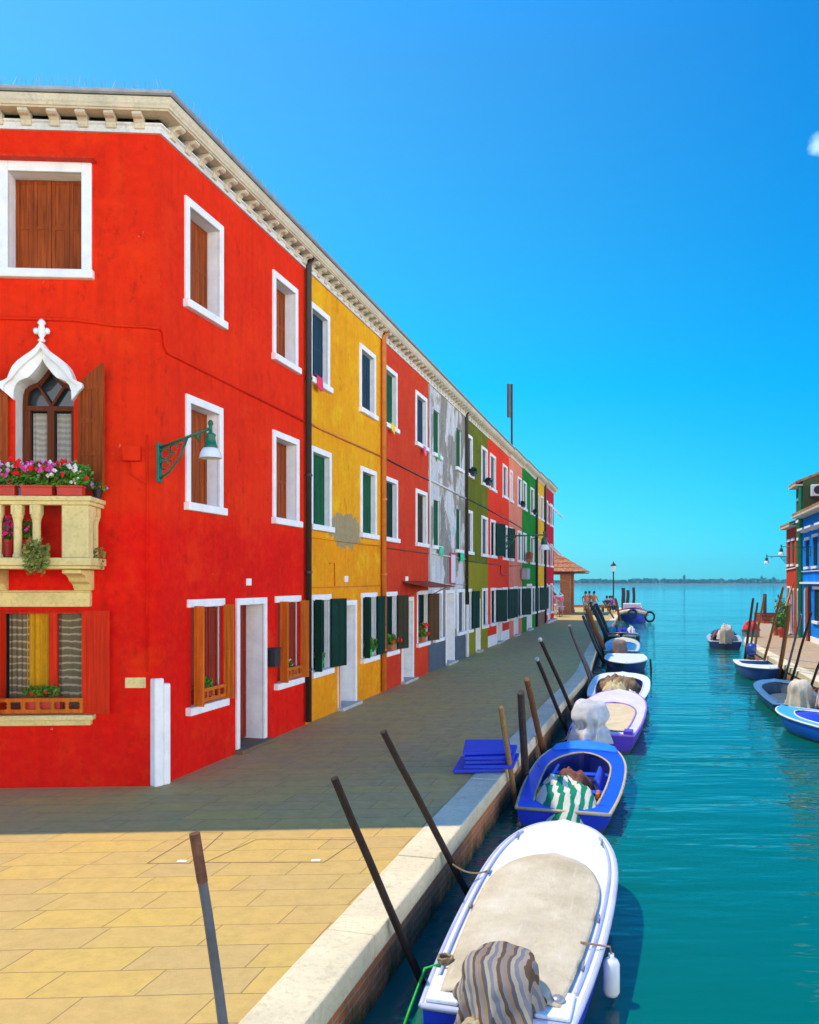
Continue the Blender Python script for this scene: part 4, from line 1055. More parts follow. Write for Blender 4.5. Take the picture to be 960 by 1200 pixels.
Tc, X, w = terrace('crimson_house', 'crimson house with white awning arms, last in the left row', 637.8, 649, M['crimson'],
    [(639.2, 642, N, 'closed'), (644.6, 647.4, N, 'closed')], [(639.2, 642, 'sh_grey', 'closed'), (644.6, 647.4, N, 'closed')],
    [(639.2, 641.6, N, 'closed', dict(z=(0.5, 2.4))), (644.6, 647.4, N, 'closed', dict(z=(0.5, 2.4)))], [(641.9, 644.3, 'door_pale', 2.3)], h=8.32, eave_ind=False, detail=False, frieze=M['cornice'])
m = MB(); m.box(-0.05, w, -0.25, 0.0, 0, 0.12); m.build('step', M['step_pale'], Tc)
for z in (7.35, 4.9, 2.4):
    m = MB()
    for xx in (0.6, w * 0.55): m.tube([(xx, -0.05, z), (xx + 0.15, -0.8, z - 0.75)], 0.045, 6)
    m.tube([(0.5, -0.8, z - 0.75), (w * 0.55 + 0.3, -0.8, z - 0.75)], 0.05, 6)
    m.build('awning_arm', M['white'], Tc)
# sill clutter: separate things
def cloth(label, px, z, c, r=0.09, seed=0, name='cloth', sx=1.4):
    m = MB()
    def f(u, v):
        x = (u - 0.5) * 2 * r * sx
        pr = [(0.06, 0.03), (-0.03, 0.035), (-0.065, 0.02), (-0.075, -0.06), (-0.08, -1.6 * r)]
        k = min(int(v * 4), 3); q = v * 4 - k
        y = pr[k][0] * (1 - q) + pr[k + 1][0] * q; z = pr[k][1] * (1 - q) + pr[k + 1][1] * q
        n = nz(x * 14 + seed, v * 2, seed)
        return (x * (1 - 0.25 * v) + 0.02 * n, y + 0.03 * n * (v > .3) - 0.012, z + 0.05 * abs(nz(x * 18, v * 5, seed)) + (0.5 * r * nz(x * 9, 3.3, seed) if v > 0.8 else 0))
    m.grid(f, 18, 16)
    o = m.build(name, paint(name + '_colour_%d' % seed, c, 0.8, 0.2, 12), None, on_right(fac_s(px), -0.02, z), ANG_L, smooth=True)
    md = o.modifiers.new('t', 'SOLIDIFY'); md.thickness = 0.008
    return tag(o, label, 'cloth')
cloth('pink cloth bundle on the upper sill of the yellow house', 369.5, 6.16, (0.75, 0.04, 0.10), 0.13, 1)
cloth('yellow cloth lying on the upper sill of the brick red house', 456, 6.14, (0.8, 0.6, 0.01), 0.11, 2)
cloth('pink cloth hanging from an upper sill beside the grey house', 494, 6.08, (0.8, 0.15, 0.35), 0.11, 3)
cloth('green cloth on the top left sill of the grey house', 511.5, 6.12, (0.02, 0.6, 0.2), 0.10, 4)
cloth('turquoise cloth hanging over the middle left sill of the grey house', 513, 3.46, (0.02, 0.6, 0.3), 0.12, 5, sx=2)
cloth('turquoise cloth hanging over the middle right sill of the grey house', 538, 3.40, (0.02, 0.6, 0.3), 0.15, 6, sx=2)
for i, (px, z, lab) in enumerate(((550, 6.06, 'dark flower pot on the first upper sill of the olive house'), (568, 6.06, 'dark flower pot on the second upper sill of the olive house'), (609.5, 6.05, 'dark flower pot on the upper sill of the salmon house'), (624, 6.05, 'dark flower pot on the upper sill of the green house'))):
    plant('flower_pot', lab, on_right(fac_s(px), -0.14, z + 0.06), ANG_L, (0.24, 0.12, 0.12, 0.16), 120, 0.05, M['sh_deep'], [], ('trough', 0.5, 0.2, 0.14), M['iron'], 60 + i, 'flower pot', 'dark pots on upper sills')
plant('flower_pot', 'bright green pot with a leafy plant on the yellow house ground floor sill', on_right(fac_s(373.5), -0.02, 0.89), 0, (0.10, 0.10, 0.09, 0.26), 90, 0.045, M['leaf'], [], ('pot', 0.075, 0.17), M['pot_green'], 71, 'flower pot')
plant('flower_pot', 'leafy plant in a small green pot in the second window of the yellow house', on_right(fac_s(432), -0.02, 0.89), 0, (0.15, 0.12, 0.14, 0.26), 130, 0.05, M['leaf'], [], ('pot', 0.07, 0.16), M['pot_green'], 72, 'flower pot')
plant('flower_pot', 'bushy geranium with red blooms in the first window of the brick red house', on_right(fac_s(458), -0.02, 0.89), ANG_L, (0.26, 0.10, 0.14, 0.24), 200, 0.05, M['leaf'], [(M['fl_red'], 4, 0.05)], ('trough', 0.4, 0.14, 0.15), M['pot_terra'], 73, 'flower pot')
plant('flower_pot', 'geranium with orange red blooms below the porch roof beside the brown shutter', on_right(fac_s(494), -0.02, 0.89), ANG_L, (0.18, 0.10, 0.22, 0.3), 170, 0.05, M['leaf'], [(M['fl_red'], 6, 0.06)], ('trough', 0.35, 0.14, 0.15), M['pot_terra'], 74, 'flower pot')
plant('window_box', 'rust coloured dried flowers on the middle sill of the green house', on_right(fac_s(616), -0.2, 3.5), ANG_L, (0.5, 0.15, 0.25, 0.3), 160, 0.07, M['pot_terra'], [], ('trough', 0.9, 0.2, 0.15), M['pot_terra'], 75, 'flower box')
# aerial mast
t = thing('antenna_mast', 'dark mast with a long flat antenna panel above the roofs of the left row', 'antenna', tuple(frR @ Vector((fac_s(614.0), 0.6, 8.4))), ANG_L)
m = MB(); m.tube([(0, 0, 0), (0, 0, 3.95)], 0.055, 8); m.tube([(0.15, 0, 1.2), (0.15, 0.0, 2.4)], 0.02, 5); m.tube([(0, 0, 1.4), (0.15, 0, 1.4)], 0.02, 5); m.tube([(0, 0, 2.2), (0.15, 0, 2.2)], 0.02, 5); m.build('pole', M['iron'], t)
m = MB(Matrix.Rotation(math.radians(-20), 4, 'Z')); m.box(-0.42, -0.20, -0.05, 0.05, 2.25, 3.9); m.tube([(-0.3, 0, 2.6), (0, 0, 2.6)], 0.03, 6); m.tube([(-0.3, 0, 3.6), (0, 0, 3.6)], 0.03, 6); m.build('panel', paint('panel_grey', (0.06, 0.06, 0.065), 0.5), t, bevel=0.01)
# ------------------------------------------------------------------ wall lamps
def wall_lamp(label, loc, ang, arm, rise, s=1.0, scroll=True):
    """bracket leaves the wall along local +x"""
    t = thing('wall_lamp', label, 'street lamp', loc, ang)
    m = MB(); m.box(-0.02, 0.015, -0.05 * s, 0.05 * s, -0.42 * s, 0.06 * s); m.build('backplate', M['lamp_green'], t, bevel=0.005)
    m = MB(); m.tube([(0.0, 0, 0), (arm, 0, rise)], 0.018 * s, 8)
    if scroll:
        m.tube([(0.0, 0, -0.38 * s), (0.12 * s, 0, -0.30 * s), (0.26 * s, 0, -0.13 * s), (0.36 * s, 0, rise * 0.5)], 0.016 * s, 6)
        for cx, cz, r in ((0.075, -0.10, 0.065), (0.19, -0.075, 0.05), (0.07, -0.235, 0.05), (0.145, -0.17, 0.035), (0.28, -0.03, 0.03)):
            m.tube([(cx * s + r * s * math.cos(a), 0, cz * s + rise * cx / arm + r * s * math.sin(a)) for a in [k * PI / 6 for k in range(11)]], 0.011 * s, 5)
        m.tube([(arm * 0.72, 0, rise * .72 - 0.02), (arm * 0.76, 0, rise * .72 - 0.09 * s), (arm * 0.80, 0, rise * .8 - 0.03)], 0.014 * s, 5)
    m.build('bracket', M['lamp_green'], t, smooth=True)
    m = MB(); c = (arm, 0, rise)
    m.lathe([(0.012, 0.10), (0.03, 0.08), (0.035, 0.05), (0.022, 0.03), (0.022, -0.05), (0.06, -0.07), (0.065, -0.09), (0.055, -0.11), (0.075, -0.20), (0.085, -0.225), (0.08, -0.235)], 16, c, None) if s == 1.0 else m.lathe([(r * s, z * s) for r, z in [(0.012, 0.10), (0.035, 0.06), (0.022, 0.03), (0.022, -0.05), (0.065, -0.09), (0.085, -0.23)]], 10, c)
    m.build('hood', M['lamp_green'], t, smooth=True)
    m = MB(); m.lathe([(r * s, z * s) for r, z in [(0.07, -0.232), (0.10, -0.25), (0.125, -0.30), (0.135, -0.355), (0.14, -0.36), (0.128, -0.362), (0.11, -0.30), (0.06, -0.26)]], 20, c)
    m.build('lamp_shade', M['lamp_white'], t, smooth=True)
    return t
lp = P(187, 525, 10.42)
wall_lamp('green scrollwork wall lamp with white shade on the corner of the red house', lp, math.radians(-10), 0.66, 0.22)
wall_lamp('long dark lamp arm reaching from the scarlet house over the left pavement', tuple(frR @ Vector((fac_s(588), -0.02, 4.42))), ANG_L - PI / 2, 1.75, 0.02, 1.7)
# ------------------------------------------------------------------ boats
HULL = {}
def WG():
    m, nt, b = new_mat('white_gelcoat'); v = coords(nt, obj=True)
    n = noise_tex(nt, coords(nt, (0.6, 3, 1), True), 4, 8, 0.75); c, dirt = (0.72, 0.74, 0.77), (0.48, 0.47, 0.43)
    col = mix(nt, ramp(nt, n, [(0.50, 0.0), (0.70, 0.55)]), c, dirt)
    col = mix(nt, ramp(nt, noise_tex(nt, v, 16, 6, 0.8), [(0.67, 0.0), (0.71, 0.6)]), col, mul(dirt, 0.5))
    nt.links.new(col, b.inputs['Base Color']); b.inputs['Roughness'].default_value = 0.4; b.inputs['Specular IOR Level'].default_value = 0.4
    bump(nt, b, noise_tex(nt, v, 9, 5), 0.08, 0.01); return m
def hullmat(c, name):
    """painted boat shell: faded patches, scuffs and a weedy line at the water"""
    m, nt, b = new_mat(name); v = coords(nt, obj=True)
    col = ramp(nt, noise_tex(nt, v, 2.5, 6, 0.65), [(0.3, mul(c, 0.8)), (0.5, c), (0.72, mul(c, 1.15))])
    col = mix(nt, ramp(nt, noise_tex(nt, coords(nt, (0.7, 4, 5), True), 5, 8, 0.8), [(0.60, 0.0), (0.68, 0.5)]), col, (min(1, c[0] * 0.7 + 0.16), min(1, c[1] * 0.7 + 0.16), min(1, c[2] * 0.7 + 0.15)))
    sp = nd(nt, 'ShaderNodeSeparateXYZ'); nt.links.new(v, sp.inputs[0])
    ad = nd(nt, 'ShaderNodeMath', operation='MULTIPLY_ADD'); nt.links.new(noise_tex(nt, v, 7, 6, 0.7), ad.inputs[0]); ad.inputs[1].default_value = -0.10; nt.links.new(sp.outputs[2], ad.inputs[2])
    mr = nd(nt, 'ShaderNodeMapRange'); mr.inputs[1].default_value = -0.02; mr.inputs[2].default_value = 0.03; mr.inputs[3].default_value = 0.85; mr.inputs[4].default_value = 0.0
    nt.links.new(ad.outputs[0], mr.inputs[0]); col = mix(nt, mr.outputs[0], col, (0.05, 0.055, 0.025))
    nt.links.new(col, b.inputs['Base Color']); b.inputs['Roughness'].default_value = 0.4; b.inputs['Specular IOR Level'].default_value = 0.4
    bump(nt, b, noise_tex(nt, v, 7, 5), 0.07, 0.01); return m
def boat(name, label, stern, bow, W, zs, zb, hull, deck, rail=None, floor=None, td=0.72, ts=0.10, sw=0.13, tr=0.80, tm=0.5, pw=2.3, qw=2.0,
         well=True, deep=0.32, group='boats moored along the left quay', cam=0.03, draft=0.25):
    """hull swept from stern (t=0) to bow (t=1); zs and zb are gunwale heights above the water"""
    a = Vector((stern[0], stern[1], WATER)); d = Vector((bow[0] - stern[0], bow[1] - stern[1], 0)); L = d.length
    ang = math.atan2(d.y, d.x)
    T = thing(name, label, 'boat', a, ang, group)
    def hw(t):
        if t <= tm:
            k = t / tm; return W / 2 * (tr + (1 - tr) * (1 - (1 - k) ** 2))
        k = (t - tm) / (1 - tm); return W / 2 * max(0.0, 1 - k ** pw) ** (1 / qw)
    def zg(t): return zs + (zb - zs) * t ** 2.2
    N = 30
    tt = [1 - (1 - i / N) ** 1.35 for i in range(N + 1)]
    m = MB(); rows = []
    for t in tt:
        w = hw(t); z = zg(t); rk = L * (t - 0.0); sq = 1 - 0.10 * t ** 6
        sec = []
        for f, h in ((1.0, z), (0.985, z * 0.66), (0.93, z * 0.30), (0.84, -0.02), (0.62, -draft * .6), (0.0, -draft)):
            xx = L * t - (1 - h / z if h > 0 else 1.0 - h * .4) * 0.10 * L * t ** 5
            sec.append((xx, w * f, h))
        row = [m.pt(p) for p in sec] + [m.pt((p[0], -p[1], p[2])) for p in sec[-2::-1]]
        rows.append(row)
    for i in range(N):
        for j in range(len(rows[0]) - 1): m.f.append([rows[i][j], rows[i][j + 1], rows[i + 1][j + 1], rows[i + 1][j]])
    m.f.append(rows[0][::-1])
    h = m.build('hull', hull, T, smooth=False)
    for p in h.data.polygons: p.use_smooth = len(p.vertices) == 4
    def wi(t):
        k = (t - ts) / (td - ts)
        lim = 1.0 if k < 0.62 else max(0.0, 1 - ((k - 0.62) / 0.38) ** 2.6) ** 0.5
        return max(0.0, min(hw(t) - sw, (W / 2 - sw) * (0.25 + 0.75 * lim)) if k < .62 else max(0.001, (hw(t) - sw) * lim))
    K = 28
    to = tt
    outer = [(L * t, hw(t) * 1.0, zg(t) + 0.003) for t in [i / K for i in range(K)]]
    # deck: per side, strip from the outer edge to the well edge, then the solid fore and after decks
    m = MB()
    S = 44; tl = [i / S for i in range(S + 1)]
    tl = sorted(set(tl + [ts, td, 0.97, 0.985, 0.993, 0.998]))
    for s in (1, -1):
        prev = None
        for t in tl:
            o = (L * t, s * hw(t), zg(t) + 0.004)
            inn = s * wi(t) if (well and ts < t < td) else 0.0
            e = (L * t, inn, zg(t) + 0.004 + cam * (1 - abs(inn) / max(hw(t), 1e-3)) * (1 if t > ts else 0))
            if prev:
                po, pe, pt_ = prev
                if well and (abs(pt_ - ts) < 1e-9): pe = (pe[0], s * wi(ts + 1e-6), o[2])
                ee = e
                if well and abs(t - td) < 1e-9: ee = (e[0], s * wi(td - 1e-6), e[2])
                m.face([po, pe, ee, o])
            prev = (o, e, t)
    dk = m.build('deck', deck, T, smooth=False)
    m = MB(); r = 0.022
    path = [(L * t, hw(t) + 0.006, zg(t) - 0.01) for t in tl] 
    loop = path + [(p[0], -p[1], p[2]) for p in path[::-1]]
    m.tube(loop, r, 6); m.tube([loop[0], loop[-1]], r, 6); m.build('rub_rail', rail or deck, T, smooth=True)
    if well:
        fm = floor or hull
        n = 26; tk = [ts + (td - ts) * (1 - (1 - i / n) ** 1.5) for i in range(n + 1)]
        m = MB(); L1 = [(L * t, wi(min(max(t, ts + 1e-6), td - 1e-6))) for t in tk]
        fl = 0.06
        for s in (1, -1):
            for i in range(n):
                (xa_, ya_), (xb_, yb_) = L1[i], L1[i + 1]
                m.face([(xa_, s * ya_, zg(tk[i]) + .004), (xb_, s * yb_, zg(tk[i + 1]) + .004), (xb_, s * yb_ * .92, fl), (xa_, s * ya_ * .92, fl)])
        for i in range(n):
            (xa_, ya_), (xb_, yb_) = L1[i], L1[i + 1]
            m.face([(xa_, ya_ * .92, fl), (xb_, yb_ * .92, fl), (xb_, -yb_ * .92, fl), (xa_, -ya_ * .92, fl)])
        m.face([(L1[0][0], L1[0][1], zg(ts) + .004), (L1[0][0], -L1[0][1], zg(ts) + .004), (L1[0][0], -L1[0][1] * .92, fl), (L1[0][0], L1[0][1] * .92, fl)])
        m.build('well', fm, T)
        m = MB(); co = [(p[0], p[1] + 0.0, zg(t) + 0.018) for p, t in zip(L1, tk)]
        m.tube(co + [(p[0], -p[1], p[2]) for p in co[::-1]], 0.016, 5); m.build('coaming', rail or deck, T, smooth=True)
    T['L'] = L
    return T, L, hw, zg, wi

def local(T, x, y, z):
    a = T.rotation_euler.z; c, s = math.cos(a), math.sin(a)
    return (T.location.x + c * x - s * y, T.location.y + s * x + c * y, T.location.z + z)

def motor(T, x, y, z, body, s=1.0, cowl=True):
    m = MB()
    m.box(-0.05, 0.10, -0.09, 0.09, -0.10, 0.10, Matrix.Translation((x, y, z)))
    m.box(-0.16, -0.05, -0.06, 0.06, -0.55 * s, 0.12, Matrix.Translation((x, y, z)))
    o = m.build('outboard_motor', M['iron'], T, bevel=0.015)
    if not cowl: return o
    m = MB(); c = Matrix.Translation((x - 0.14, y, z + 0.12))
    prof = [(0.10, 0.0), (0.15, 0.03), (0.165, 0.14), (0.16, 0.24), (0.13, 0.30), (0.06, 0.33), (0.003, 0.335)]
    k0 = len(m.v); m.lathe([(r * s, z_ * s) for r, z_ in prof], 16, (0, 0, 0), c @ Matrix.Diagonal((1.25, 0.85, 1, 1)))
    m.build('cowling', body, o, smooth=True)
    m = MB(); m.tube([(x + 0.02, y, z + 0.22), (x + 0.35, y + 0.03, z + 0.27)], 0.018, 6); m.build('tiller', M['iron'], o)
    return o

def drape(name, label, loc, rz, rx, ry, h, mat, seed, skirt=1.35, folds=9, cat='cloth', top=0.55, lean=0.0, group=None, fd=1.0, tie=None):
    """cloth thrown over something: rounded top, pleated skirt"""
    m = MB(); nr, na = 34, 110
    def f(u, v):
        a = v * 2 * PI
        k = u
        if k < top:
            q = k / top; r = math.sin(q * PI / 2) ** 0.9; z = h * (1 - 0.36 * q ** 2.4)
        else:
            q = (k - top) / (1 - top); r = 1 + (skirt - 1) * q ** 1.3; z = h * (0.64 * (1 - q))
        w = max(0.0, (k - top * .6)) / (1 - top * .6)
        ph = a * folds + seed + 3.0 * nz(math.cos(a) * 1.3, math.sin(a) * 1.3, seed) + 1.2 * nz(k * 4, seed, math.cos(a))
        fold = fd * (0.13 * w * (1 - 2 * abs(math.sin(ph / 2)) ** 0.7) + 0.16 * w * nz(math.cos(a) * 2.2, math.sin(a) * 2.2, seed * 1.7 + k))
        rr = r * (1 + fold)
        if tie:
            e = math.exp(-((z / h - tie) / 0.09) ** 2); rr *= 1 - 0.22 * e + 0.05 * e * math.sin(a * 17 + 2 * nz(math.cos(a), math.sin(a), 3)) + 0.10 * math.exp(-((z / h - tie - 0.22) / 0.12) ** 2)
        rr *= 1 + 0.06 * nz(math.cos(a) * 2.1, math.sin(a) * 2.1 + seed, k * 3)
        z += h * 0.10 * nz(math.cos(a) * r * 1.6 + seed, math.sin(a) * r * 1.6, seed) + h * 0.015 * nz(math.cos(a) * r * 6, math.sin(a) * r * 6, seed) + 0.02 * h * math.sin(9 * a + 14 * k + seed) * w
        return (rx * rr * math.cos(a) + lean * z, ry * rr * math.sin(a), max(0.002, z))
    m.grid(f, nr, na, closed=True)
    o = m.build(name, mat, None, loc, rz, smooth=True)
    return tag(o, label, cat, group)

def heap(name, label, loc, rz, rx, ry, h, mat, seed, cat='tarpaulin', rough=0.5, f=2.4):
    """crumpled pile of cloth"""
    m = MB()
    def g(u, v):
        x, y = u * 2 - 1, v * 2 - 1
        r = math.sqrt(x * x + y * y); a = math.atan2(y, x)
        sq = max(abs(x), abs(y)); k = sq / r if r > 1e-6 else 1; x, y = x * k, y * k; r = sq
        e = 1 + 0.22 * nz(math.cos(a) * 1.6, math.sin(a) * 1.6, seed)
        n1 = nz(x * f + seed, y * f, seed); rid = 1 - abs(nz(x * f * 1.3 + 5, y * f * .9 + seed, 2.2)) * 2
        n3 = nz(x * f * 2.6 - y * 1.5, y * f * 2.1 + x, seed + 4)
        z = h * (1 - r ** 3.5) * (0.78 + 0.55 * rough * n1 + 0.12 * rough * rid + 0.16 * n3 + 0.07 * nz(x * f * 5.5 + seed, y * f * 3.2 - x * 3, seed * 2.0))
        return (x * rx * e, y * ry * e, max(0.0, z))
    m.grid(g, 56, 56); o = m.build(name, mat, None, loc, rz, smooth=True)
    return tag(o, label, cat)

white_gel = WG()
blue_h = hullmat((0.010, 0.035, 0.50), 'royal_blue_hull'); navy_h = hullmat((0.012, 0.025, 0.16), 'navy_hull')
bright_b = hullmat((0.008, 0.07, 0.62), 'bright_blue_deck'); sky_b = hullmat((0.02, 0.20, 0.72), 'sky_blue_board')
deep_b = hullmat((0.006, 0.012, 0.16), 'dark_blue_floor'); violet = hullmat((0.10, 0.035, 0.45), 'violet_hull')
lilac = hullmat((0.66, 0.60, 0.76), 'lilac_deck'); teal_h = hullmat((0.02, 0.13, 0.16), 'teal_hull'); rim_tan = hullmat((0.55, 0.42, 0.22), 'tan_rail')
slate = hullmat((0.07, 0.16, 0.30), 'slate_blue'); grey_in = hullmat((0.10, 0.14, 0.18), 'grey_floor'); azure = hullmat((0.004, 0.12, 0.62), 'azure_hull')
light_rim = hullmat((0.05, 0.36, 0.74), 'light_blue_rim'); cream_deck = hullmat((0.62, 0.55, 0.38), 'cream_deck'); red_in = hullmat((0.55, 0.04, 0.03), 'red_inside')

# 1: white boat under a beige canvas
def canvas_mat():
    m, nt, b = new_mat('beige_canvas'); v = coords(nt, obj=True)
    col = ramp(nt, noise_tex(nt, v, 2.2, 7, 0.65), [(0.3, (0.44, 0.37, 0.24)), (0.55, (0.58, 0.50, 0.35)), (0.75, (0.66, 0.60, 0.46))])
    col = mix(nt, ramp(nt, noise_tex(nt, v, 7, 8, 0.8), [(0.60, 0.0), (0.72, 0.55)]), col, (0.32, 0.26, 0.16))
    col = mix(nt, ramp(nt, noise_tex(nt, coords(nt, (1.2, 9, 1), True), 2.5, 6, 0.7), [(0.58, 0.0), (0.7, 0.4)]), col, (0.70, 0.66, 0.56))
    nt.links.new(col, b.inputs['Base Color']); b.inputs['Roughness'].default_value = 0.9; b.inputs['Specular IOR Level'].default_value = 0.1
    bump(nt, b, noise_tex(nt, coords(nt, (1, 2.2, 1), True), 5, 8, 0.7), 0.7, 0.03); return m
canvas = canvas_mat()
B1, L1_, hw1, zg1, wi1 = boat('moored_boat', 'white boat with beige canvas cover, nearest on the left quay', (0.53, 5.30), (1.62, 8.88), 1.17, 0.36, 0.55, blue_h, white_gel, rail=hullmat((0.45, 0.47, 0.62), 'grey_rail'), td=0.75, ts=0.02, sw=0.14, tr=0.80, tm=0.56, pw=2.7, qw=2.25)
m = MB(); zc_ = []
def cov(u, v):
    t = 0.035 + (0.755 - 0.035) * u
    w = max(0.02, wi1(min(t, 0.7489)) + 0.045) if t < 0.745 else 0.30 * (0.755 - t) / 0.01 + 0.02
    y = (v * 2 - 1)
    sag = 0.022 * nz(u * 5, v * 3, 4) + 0.012 * nz(u * 9 + v * 7, v * 11 - u * 6, 1) - 0.018 * max(0, 1 - abs(u - 0.30 - 0.06 * v) * 22) + 0.012 * max(0, 1 - abs(u - 0.62 + 0.08 * v) * 26)
    return (L1_ * t, y * w, zg1(t) + 0.036 + 0.05 * (1 - abs(y) ** 2.5) * min(1, (1 - u) * 8 + .2) + sag * (1 - abs(y) ** 2))
m.grid(cov, 48, 28); cv = m.build('canvas_cover', canvas, B1, smooth=True)
md = cv.modifiers.new('thick', 'SOLIDIFY'); md.thickness = 0.012
for x, s in ((0.42, 1), (0.42, -1), (0.62, 1), (0.86, 1), (0.86, -1), (0.2, -1)):
    xx = L1_ * x; y = s * (hw1(x) - 0.07); z = zg1(x) + 0.004
    m = MB(); m.box(xx - .02, xx - .008, y - .01, y + .01, z, z + .03); m.box(xx + .008, xx + .02, y - .01, y + .01, z, z + .03); m.tube([(xx - .07, y, z + .035), (xx + .07, y, z + .035)], 0.009, 6); m.build('cleat', M['metal_grey'], B1)
for s in (-1, 1):     # corner boxes either side of the motor well and the rowing rail
    m = MB(); m.box(0.02, 0.36, s * 0.24 if s > 0 else -0.46, 0.46 if s > 0 else -0.24, zg1(0) + 0.006, zg1(0) + 0.035); m.build('corner_deck', white_gel, B1, bevel=0.012)
    m = MB(); m.tube([(L1_ * t, s * (hw1(t) - 0.05), zg1(t) + 0.015) for t in [0.1 + 0.8 * k / 20 for k in range(21)]], 0.014, 6); m.build('deck_trim', hullmat((0.36, 0.40, 0.55), 'trim_%d' % (s + 1)), B1, smooth=True)
m = MB(); m.lathe([(0.045, 0), (0.05, 0.01), (0.03, 0.03), (0.0, 0.035)], 12, (0.22, -0.36, zg1(0) + 0.035)); m.build('fuel_cap', M['metal_grey'], B1, smooth=True)
motor(B1, -0.02, 0.0, zg1(0) - 0.02, M['iron'], cowl=False)
strip_cloth = stripes('brown_grey_stripes', [(0.14, 0.085, 0.05), (0.36, 0.30, 0.24), (0.20, 0.20, 0.22), (0.40, 0.34, 0.26), (0.11, 0.10, 0.10), (0.30, 0.20, 0.12), (0.24, 0.22, 0.22)], 1, 6.0, skew=-0.5)
drape('motor_cloth', 'brown and grey striped cloth draped over the motor of the white boat', local(B1, 0.02, 0.0, zg1(0) - 0.06), B1.rotation_euler.z, 0.30, 0.25, 0.38, strip_cloth, 3, 1.30, 7, lean=0.45, fd=2.2, top=0.42)
heap('patterned_cloth', 'crumpled tan patterned cloth with orange spots at the stern of the white boat', local(B1, -0.30, 0.05, 0.16), B1.rotation_euler.z, 0.22, 0.26, 0.30, stripes('tan_pattern', [(0.42, 0.30, 0.14), (0.30, 0.24, 0.16), (0.5, 0.4, 0.22), (0.5, 0.22, 0.03)], 0, 7.5), 6)
f = thing('fender', 'white cylindrical fender hanging over the right side of the white boat', 'fender', local(B1, L1_ * 0.30, -(hw1(.3) + 0.075), zg1(0.3) - 0.33))
m = MB(); m.lathe([(0.01, 0), (0.045, 0.01), (0.06, 0.04), (0.06, 0.24), (0.045, 0.27), (0.02, 0.285), (0.02, 0.31)], 16); m.build('body', M['lamp_white'], f, smooth=True)
m = MB(); m.tube([(0, 0, 0.30), (-0.01, 0, 0.36), (-0.10, 0.01, 0.37), (-0.22, 0.02, 0.385)], 0.008, 6); m.build('lanyard', M['rope'], f)
m = MB(); q = [local(B1, L1_ * .14, hw1(.14) - 0.04, zg1(.14) + .03), local(B1, L1_ * .14, hw1(.14) + 0.08, zg1(.14) - .02), local(B1, L1_ * .10, hw1(.10) + 0.16, 0.12), local(B1, L1_ * 0.05, hw1(0.05) + 0.19, 0.02)]
tag(m.tube(q, 0.011, 6).build('mooring_rope', M['rope_g'], smooth=True), 'bright green rope hanging from the left side of the white boat', 'rope')
m = MB()
for k in range(6):
    a = k * 1.1; c = Vector(local(B1, L1_ * .15, hw1(.15) - 0.06, zg1(.15) + .03 + k * .006))
    m.tube([c + Vector((0.05 * math.cos(j * .7 + a), 0.05 * math.sin(j * .7 + a), 0.012 * math.sin(j * 1.9 + a))) for j in range(10)], 0.009, 5)
tag(m.build('rope_knot', M['rope'], smooth=True), 'tangle of brown rope on the left gunwale of the white boat', 'rope')

# 2: open royal blue boat
B2, L2_, hw2, zg2, wi2 = boat('moored_boat', 'royal blue open boat with a striped towel inside, second on the left quay', (1.87, 10.45), (2.97, 14.2), 1.33, 0.25, 0.40, blue_h, bright_b, rail=rim_tan, floor=deep_b, td=0.80, ts=0.09, sw=0.20, tr=0.84, tm=0.5, pw=2.6, qw=2.0)
m = MB()
m.grid(lambda u, v: (L2_ * (0.83 + 0.12 * v * (1 - 0.6 * (u * 2 - 1) ** 2)), (u * 2 - 1) * (0.52 - 0.05 * v), zg2(0.85) + 0.02 + 0.03 * (1 - (u * 2 - 1) ** 2) + 0.045 * v), 20, 10)
fb = m.build('bow_board', sky_b, B2, smooth=True); md = fb.modifiers.new('t', 'SOLIDIFY'); md.thickness = 0.03
for s in (1, -1):
    m = MB(); m.box(L2_ * .36, L2_ * .58, -0.02, 0.02, 0.0, 0.30, Matrix.Translation((0, s * (wi2(.45) - 0.03), 0.08)) @ Matrix.Rotation(s * math.radians(28), 4, 'X')); m.build('side_cushion', bright_b, B2, bevel=0.015)
for t in (0.34, 0.62):
    m = MB(); m.box(L2_ * t - .09, L2_ * t + .09, -wi2(t) * .95, wi2(t) * .95, 0.16, 0.19); m.build('thwart', bright_b, B2, bevel=0.006)
for s in (1, -1):
    m = MB(); m.box(L2_ * .16, L2_ * .22, s * (wi2(.2) - .05) - .02, s * (wi2(.2) - .05) + .02, 0.2, 0.33); m.build('rowlock_post', M['sh_orange'], B2, bevel=0.005)
towel = stripes('green_white_towel', [(0.012, 0.24, 0.14), (0.70, 0.68, 0.55)], 1, 7.5, skew=0.5)
heap('striped_towel', 'green and white striped towel heaped in the royal blue boat', local(B2, 0.62, 0.02, 0.10), B2.rotation_euler.z + 0.25, 0.78, 0.44, 0.44, towel, 9, 'towel', 0.30, 1.5)
heap('brown_cloth', 'reddish brown cloth piled behind the striped towel', local(B2, L2_ * .42, 0.05, 0.12), B2.rotation_euler.z, 0.24, 0.30, 0.32, paint('rust_cloth', (0.20, 0.075, 0.045), 0.9, 0.4, 8), 12)

